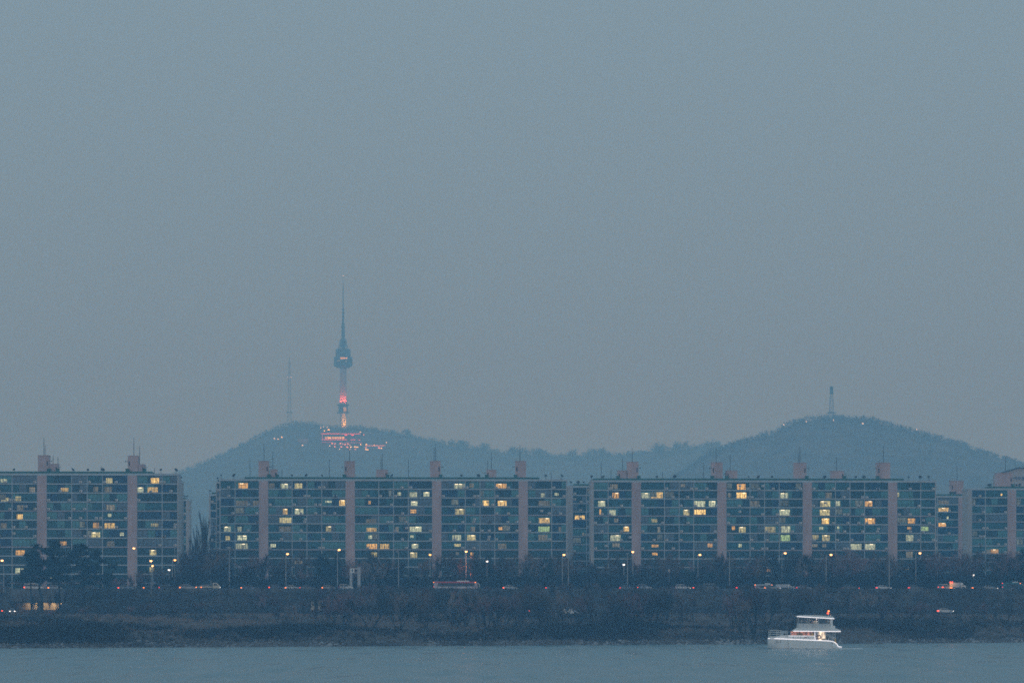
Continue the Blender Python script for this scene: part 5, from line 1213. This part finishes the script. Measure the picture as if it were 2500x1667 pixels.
    ob('roof_post', MB().tube((13.95, 0.3, 1.5), (13.93, 0.3, 3.68), 0.05, 0.05, 7).mesh('roof_post', M['gel']), t); ob('roof_post', MB().tube((13.95, W - 0.3, 1.5), (13.93, W - 0.3, 3.68), 0.05, 0.05, 7).mesh('roof_post', M['gel']), t)
    ob('mooring_bollard', MB().tube((13.95, 0.25, 1.35), (14.0, 0.25, 2.2), 0.13, 0.11, 8).box(13.8, 14.25, 0.2, 0.5, 1.3, 1.42).mesh('mooring_bollard', M['yellow']), t)
    # life ring
    lr = MB(); cx, cz = 10.52, 2.52; R, r = 0.38, 0.11; n = len(lr.v)
    for i in range(24):
        a = i * math.pi / 12
        for j in range(8):
            c_ = j * math.pi / 4; lr.v.append((cx + (R + r * math.cos(c_)) * math.cos(a), 0.22 + r * math.sin(c_), cz + (R + r * math.cos(c_)) * math.sin(a)))
    for i in range(24):
        for j in range(8): lr.f.append((n + i * 8 + j, n + ((i + 1) % 24) * 8 + j, n + ((i + 1) % 24) * 8 + (j + 1) % 8, n + i * 8 + (j + 1) % 8)); lr.m.append(1 if i % 6 == 0 else 0)
    o = ob('life_ring', lr.mesh('life_ring', mat('ring_red', (0.22, 0.03, 0.03), 0.6, 0.1), M['gel']), None, (X0, d - 2.6, 0), label='dark red life ring hanging beside the lit doorway of the boat', cat='life ring')
    # main roof / upper deck
    up = ob('upper_deck', MB().prism([(5.18, 3.66), (5.2, 3.78), (6.3, 4.42), (13.9, 4.36), (15.02, 3.98), (15.1, 3.62), (15.0, 3.60)], 0.0, W, 0.0).mesh('upper_deck', M['gel']), t)
    strip([(5.16, -0.04, 3.72), (15.1, -0.04, 3.64)], par=up)
    # flybridge cabin
    fy0, fy1 = 0.7, W - 0.7
    cab = ob('upper_cabin', MB().prism([(6.2, 4.42), (6.32, 5.36), (12.95, 5.22), (13.0, 4.36)], fy0, fy1).mesh('upper_cabin', M['deck']), t)
    for i, (xa, xb) in enumerate(((6.36, 8.52), (8.58, 10.45), (10.5, 12.3), (12.35, 12.95))):
        ob('window', MB().prism([(xa, 5.37 - xa * 0.0), (xa, 6.62 - (xa - 6.3) * 0.05), (xb, 6.62 - (xb - 6.3) * 0.05), (xb, 5.33)], fy0 + 0.02, fy0 + 0.04).mesh('window', wm), cab)
    b = MB()
    for xa in (6.32, 8.52, 10.45, 12.3, 12.95):
        for yy in (fy0, fy1 - 0.07): b.box(xa, xa + 0.07, yy, yy + 0.07, 5.2, 6.66 - (xa - 6.3) * 0.05)
    ob('window_post', b.mesh('window_post', M['gel']), cab)
    for x in (7.3, 9.3, 11.2, 11.9): ob('panel_joint', MB().box(x, x + 0.03, fy0 - 0.02, fy0 - 0.003, 4.5, 5.22).mesh('panel_joint', M['frame']), cab)
    ob('aft_panel', MB().box(13.02, 13.5, fy0, fy1, 4.36, 6.35).mesh('aft_panel', M['gel']), t)
    ob('deck_locker', MB().box(13.52, 13.95, 0.5, 2.0, 4.36, 4.86).mesh('deck_locker', M['gel']), t)
    rf = ob('top_roof', MB().prism([(6.0, 6.74), (6.1, 6.95), (7.3, 7.08), (10.5, 7.06), (13.5, 6.80), (13.62, 6.62), (13.76, 6.30)], 0.3, W - 0.3, 0.0).mesh('top_roof', M['gel']), t)
    strip([(5.98, 0.26, 6.78), (13.78, 0.26, 6.32)], par=rf)
    ob('table', MB().box(11.7, 12.4, 1.8, 2.6, 5.25, 5.30).tube((12.05, 2.2, 4.4), (12.05, 2.2, 5.25), 0.05, 0.05, 6).mesh('table', M['deck']), t)
    ob('cabin_lamp', MB().box(10.1, 10.2, 1.0, 1.4, 6.22, 6.34).mesh('cabin_lamp', M['lampw']), t)  # glowing box is the small white lamp under the cabin roof
    # mast with two signal lamps
    ms = ob('signal_mast', MB().tube((12.75, 2.4, 6.7), (12.75, 2.4, 8.05), 0.05, 0.03, 6).box(12.45, 13.0, 2.38, 2.42, 7.4, 7.46).tube((13.2, 2.4, 6.7), (13.2, 2.4, 7.15), 0.08, 0.05, 6).mesh('signal_mast', M['gel']), t)
    ob('signal_lamp', MB().lathe([(0.08, 7.75), (0.17, 7.83), (0.17, 8.0), (0.06, 8.08)], 10, 12.76, 2.25).mesh('signal_lamp', M['tailo']), ms)
    ob('signal_lamp', MB().lathe([(0.08, 7.3), (0.18, 7.38), (0.18, 7.56), (0.06, 7.64)], 10, 12.58, 2.25).mesh('signal_lamp', M['brake']), ms)
    # bow rail
    b = MB()
    for yy in (0.75, W - 0.75):
        for z in (3.87, 3.45, 3.05): b.tube((0.35, yy, z), (2.85, yy, z - 0.02), 0.03, 0.03, 6)
        for x in (0.35, 2.05, 2.85): b.tube((x, yy, 2.55), (x, yy, 3.87), 0.04, 0.04, 6)
    for z in (3.87, 3.45, 3.05): b.tube((0.35, 0.75, z), (0.35, W - 0.75, z), 0.03, 0.03, 6)
    ob('bow_rail', b.mesh('bow_rail', M['gel']), t)
    ob('deck_screen', MB().box(2.95, 4.1, 1.2, 3.6, 2.86, 3.75).mesh('deck_screen', mat('foredeck_screen', (0.42, 0.47, 0.50), 0.3, 0.1)), t)  # pale boxy windscreen ahead of the deck house
    ob('deck_gear', MB().lathe([(0.2, 2.86), (0.24, 3.05), (0.1, 3.2)], 8, 3.3, 0.75).lathe([(0.15, 2.86), (0.18, 3.0), (0.1, 3.15)], 8, 3.75, 0.8).mesh('deck_gear', M['dark']), t)
    # fenders hang from the side
    for x, lb in ((4.35, 'white fender with a black cap hanging under the fore part of the boat'), (13.55, 'white fender with a black cap hanging near the stern of the boat')):
        f = thing('fender', (X0 + x, d - 2.6, 0.6), lb, 'fender', 'fenders on the boat side')
        ax = Vector((0.42, 0, -0.9)).normalized(); c0 = Vector((-0.2, -0.22, 0.42)); c1 = c0 + ax * 0.95
        ob('body', MB().tube(c0, c0 + ax * 0.12, 0.10, 0.19, 10).tube(c0 + ax * 0.12, c1 - ax * 0.12, 0.19, 0.19, 10).tube(c1 - ax * 0.12, c1, 0.19, 0.09, 10).mesh('body', M['gel']), f)
        ob('cap', MB().tube(c0 - ax * 0.14, c0, 0.11, 0.12, 8).tube(c1, c1 + ax * 0.1, 0.1, 0.08, 8).mesh('cap', M['black']), f)
        ob('rope', MB().tube(c0 - ax * 0.1, (-0.35, -0.08, 1.05 if x > 10 else 1.5), 0.02, 0.02, 4).mesh('rope', M['dark']), f)
    M['foam'] = mat('river_foam', (0.62, 0.64, 0.65), 0.8, 0.2)
    # churned water behind the stern
    r_ = np.random.RandomState(4); T = []
    for i in range(620):
        u = r_.rand() ** 1.6; x = X0 + 12.5 + u * 7.0 if r_.rand() < 0.75 else X0 + r_.uniform(0.5, 12.5); y = d - 2.6 + (r_.uniform(-0.9, 5.2) if x > X0 + 15.4 else -r_.uniform(0.1, 0.5)); s = r_.uniform(0.1, 0.35)
        T.append([[x - s * 1.6, y - s * .4, 0.015], [x + s * 1.6, y - s * .3, 0.015], [x + r_.uniform(-s, s), y + s, 0.03 + r_.rand() * 0.10]])
    ob('wake_foam', tri_mesh('wake_foam', np.array(T), M['foam']), kind='stuff', label='pale foam trailing behind the boat', cat='wake')
    for nm_, xx, zz, e, c in (('upper_cabin_lamp', 8.4, 6.4, 9, (1, 0.95, 0.88)), ('upper_cabin_lamp', 10.15, 6.2, 10, (1, 0.95, 0.88))):
        l = bpy.data.lights.new(nm_, 'POINT'); l.energy = e; l.color = c; l.shadow_soft_size = 0.08; ob(nm_, l, None, (X0 + xx, d - 2.6 + 1.25, zz))
    return X0, d - 2.6
BX, BY = boat()

# ------------------------------------------------------------------ people on board
def person(name_label, loc, rz, coat, legs, hair, pose='stand', skin=(0.42, 0.27, 0.20), h=1.7, group='passengers on the upper deck'):
    k = h / 1.7
    J = {'pelvis': (0, 0, 0.92), 'waist': (0, 0, 1.06), 'chest': (0, -0.01, 1.27), 'neck': (0, 0, 1.43), 'jaw': (0, -0.02, 1.50), 'head': (0, -0.01, 1.58), 'crown': (0, 0.01, 1.67), 'nose': (0, -0.115, 1.56)}
    R_ = {'pelvis': .155, 'waist': .135, 'chest': .165, 'neck': .062, 'jaw': .075, 'head': .098, 'crown': .07, 'nose': .018}
    Ed = [('pelvis', 'waist'), ('waist', 'chest'), ('chest', 'neck'), ('neck', 'jaw'), ('jaw', 'head'), ('head', 'crown'), ('head', 'nose')]
    for s, n in ((-1, 'l'), (1, 'r')):
        sit = pose == 'sit'
        J['hip' + n] = (s * 0.10, 0, 0.88); R_['hip' + n] = .105
        J['knee' + n] = (s * 0.11, -0.40, 0.86) if sit else (s * 0.11, -0.02 - (0.03 if s > 0 else 0), 0.49); R_['knee' + n] = .065
        J['ankle' + n] = (s * 0.11, -0.40, 0.46) if sit else (s * 0.12, 0.03, 0.09); R_['ankle' + n] = .045
        J['toe' + n] = (s * 0.13, -0.58, 0.42) if sit else (s * 0.14, -0.15, 0.035); R_['toe' + n] = .035
        Ed += [('pelvis', 'hip' + n), ('hip' + n, 'knee' + n), ('knee' + n, 'ankle' + n), ('ankle' + n, 'toe' + n)]
        J['sh' + n] = (s * 0.18, 0, 1.38); R_['sh' + n] = .062
        if pose == 'reach' and s > 0: el, wr = (0.26, -0.20, 1.22), (0.16, -0.42, 1.28)
        elif pose == 'stand' or pose == 'reach': el, wr = (s * 0.25, 0.03, 1.12), (s * 0.24, -0.08, 0.88)
        else: el, wr = (s * 0.25, -0.06, 1.12), (s * 0.17, -0.28, 1.04)
        J['el' + n] = el; J['wr' + n] = wr; R_['el' + n] = .045; R_['wr' + n] = .032
        dv = (Vector(wr) - Vector(el)).normalized(); pv = Vector(wr) + dv * 0.07; J['palm' + n] = tuple(pv); R_['palm' + n] = .034
        Ed += [('chest', 'sh' + n), ('sh' + n, 'el' + n), ('el' + n, 'wr' + n), ('wr' + n, 'palm' + n)]
        ax = Vector((0, 1, 0)); 
        for fi, (off, ln) in enumerate(((-0.027, .065), (-0.009, .075), (0.009, .07), (0.027, .055))):
            b1 = pv + ax * off + dv * 0.03; e1 = b1 + dv * ln + Vector((-s * 0.02, 0, 0)); J[f'k{n}{fi}'] = tuple(b1); J[f'f{n}{fi}'] = tuple(e1); R_[f'k{n}{fi}'] = .010; R_[f'f{n}{fi}'] = .008
            Ed += [('palm' + n, f'k{n}{fi}'), (f'k{n}{fi}', f'f{n}{fi}')]
        th = pv + Vector((-s * 0.03, -0.04, 0)) + dv * 0.02; J['th' + n] = tuple(th); R_['th' + n] = .010; Ed.append(('palm' + n, 'th' + n))
    names = list(J); idx = {n: i for i, n in enumerate(names)}
    me = bpy.data.meshes.new('body'); me.from_pydata([tuple(c * k for c in J[n]) for n in names], [(idx[a], idx[b]) for a, b in Ed], [])
    tmp = bpy.data.objects.new('tmp', me); COL.objects.link(tmp)
    tmp.modifiers.new('Skin', 'SKIN')
    sv = me.skin_vertices[0].data
    for n in names: sv[idx[n]].radius = (R_[n] * k, R_[n] * k * (0.72 if n in ('chest', 'waist', 'pelvis') else 1)); sv[idx[n]].use_root = (n == 'pelvis')
    sb = tmp.modifiers.new('Sub', 'SUBSURF'); sb.levels = 1; sb.render_levels = 1
    bpy.context.view_layer.update()
    dg = bpy.context.evaluated_depsgraph_get(); nm = bpy.data.meshes.new_from_object(tmp.evaluated_get(dg))
    bpy.data.objects.remove(tmp)
    sk = mat('skin', skin, 0.6, 0.05); nm.materials.clear()
    for m in (coat, legs, sk, M['dark']): nm.materials.append(m)
    P = {n: Vector(J[n]) * k for n in names}
    skn = [n for n in names if n[:4] == 'palm' or n[:2] in ('th',) or (n[0] in 'kf' and n[-1].isdigit()) or n in ('jaw', 'head', 'crown', 'nose')]
    for p in nm.polygons:
        c = p.center; n = min(names, key=lambda q: (P[q] - c).length)
        if n in skn and n not in ('jaw', 'head', 'crown', 'nose') and (P[n] - c).length > 0.055 * k: n = min((q for q in names if q not in skn), key=lambda q: (P[q] - c).length)
        p.material_index = 2 if n in skn else 1 if n[:3] in ('hip', 'kne') else 3 if n[:3] in ('ank', 'toe') else 0; p.use_smooth = True
    nm.name = 'person'
    o = ob('person', nm, None, loc, rz, name_label, 'person', group)
    hb = MB(); hb.lathe([(0.085 * k, 1.535 * k), (0.112 * k, 1.60 * k), (0.10 * k, 1.665 * k), (0.05 * k, 1.705 * k)], 12, 0, 0.022 * k)
    ob('hair', hb.mesh('hair', hair, smooth=True), o)
    for s in (-1, 1): ob('eye', MB().lathe([(0.004, -0.006), (0.010, 0), (0.004, 0.006)], 6, s * 0.034 * k, -0.1 * k).mesh('eye', M['dark']), o, (0, 0, 1.59 * k))
    ob('mouth', MB().box(-0.022 * k, 0.022 * k, -0.092 * k, -0.08 * k, 1.505 * k, 1.513 * k).mesh('mouth', M['red']), o)
    return o
cl = lambda n, c: mat('cloth_' + n, c, 0.9, 0.1)
hairb = cl('black_hair', (0.012, 0.010, 0.010)); navy = cl('navy', (0.02, 0.025, 0.04)); white = cl('white', (0.62, 0.60, 0.57)); beige = cl('beige', (0.55, 0.47, 0.36)); grey = cl('grey', (0.30, 0.32, 0.35)); olive = cl('olive', (0.12, 0.13, 0.06)); rose = cl('rose', (0.45, 0.26, 0.24))
person('person in black standing on the foredeck behind the bow rail', (BX + 4.45, BY + 0.85, 2.90), 1.2, M['black'], M['black'], hairb, 'stand', h=1.82, group=None)
fz = 4.40
person('person in a light grey jacket at the front upper window', (BX + 7.0, BY + 1.5, fz + 0.12), 1.1, grey, navy, hairb, 'reach', h=1.75)
person('person in olive beside the first window post, partly turned', (BX + 8.05, BY + 1.6, fz), -0.5, olive, navy, hairb, 'reach', h=1.62)
person('person in black with a pale face right of the first window post', (BX + 8.9, BY + 1.4, fz + 0.02), 0.9, M['black'], M['black'], hairb, 'reach', h=1.70)
person('person in a rose top in the middle of the upper deck', (BX + 9.35, BY + 1.8, fz), -0.8, rose, beige, hairb, 'stand', h=1.72)
person('person in a cream coat in the middle of the upper deck', (BX + 9.75, BY + 1.5, fz), 0.2, beige, beige, hairb, 'stand', h=1.74)
person('person in a long white coat nearest the middle window post', (BX + 10.22, BY + 1.45, fz), -0.3, white, white, hairb, 'stand', h=1.72)
person('person seated at the rear upper window in dark clothes', (BX + 12.2, BY + 1.7, fz + 0.05), -0.4, navy, navy, hairb, 'sit', h=1.45)
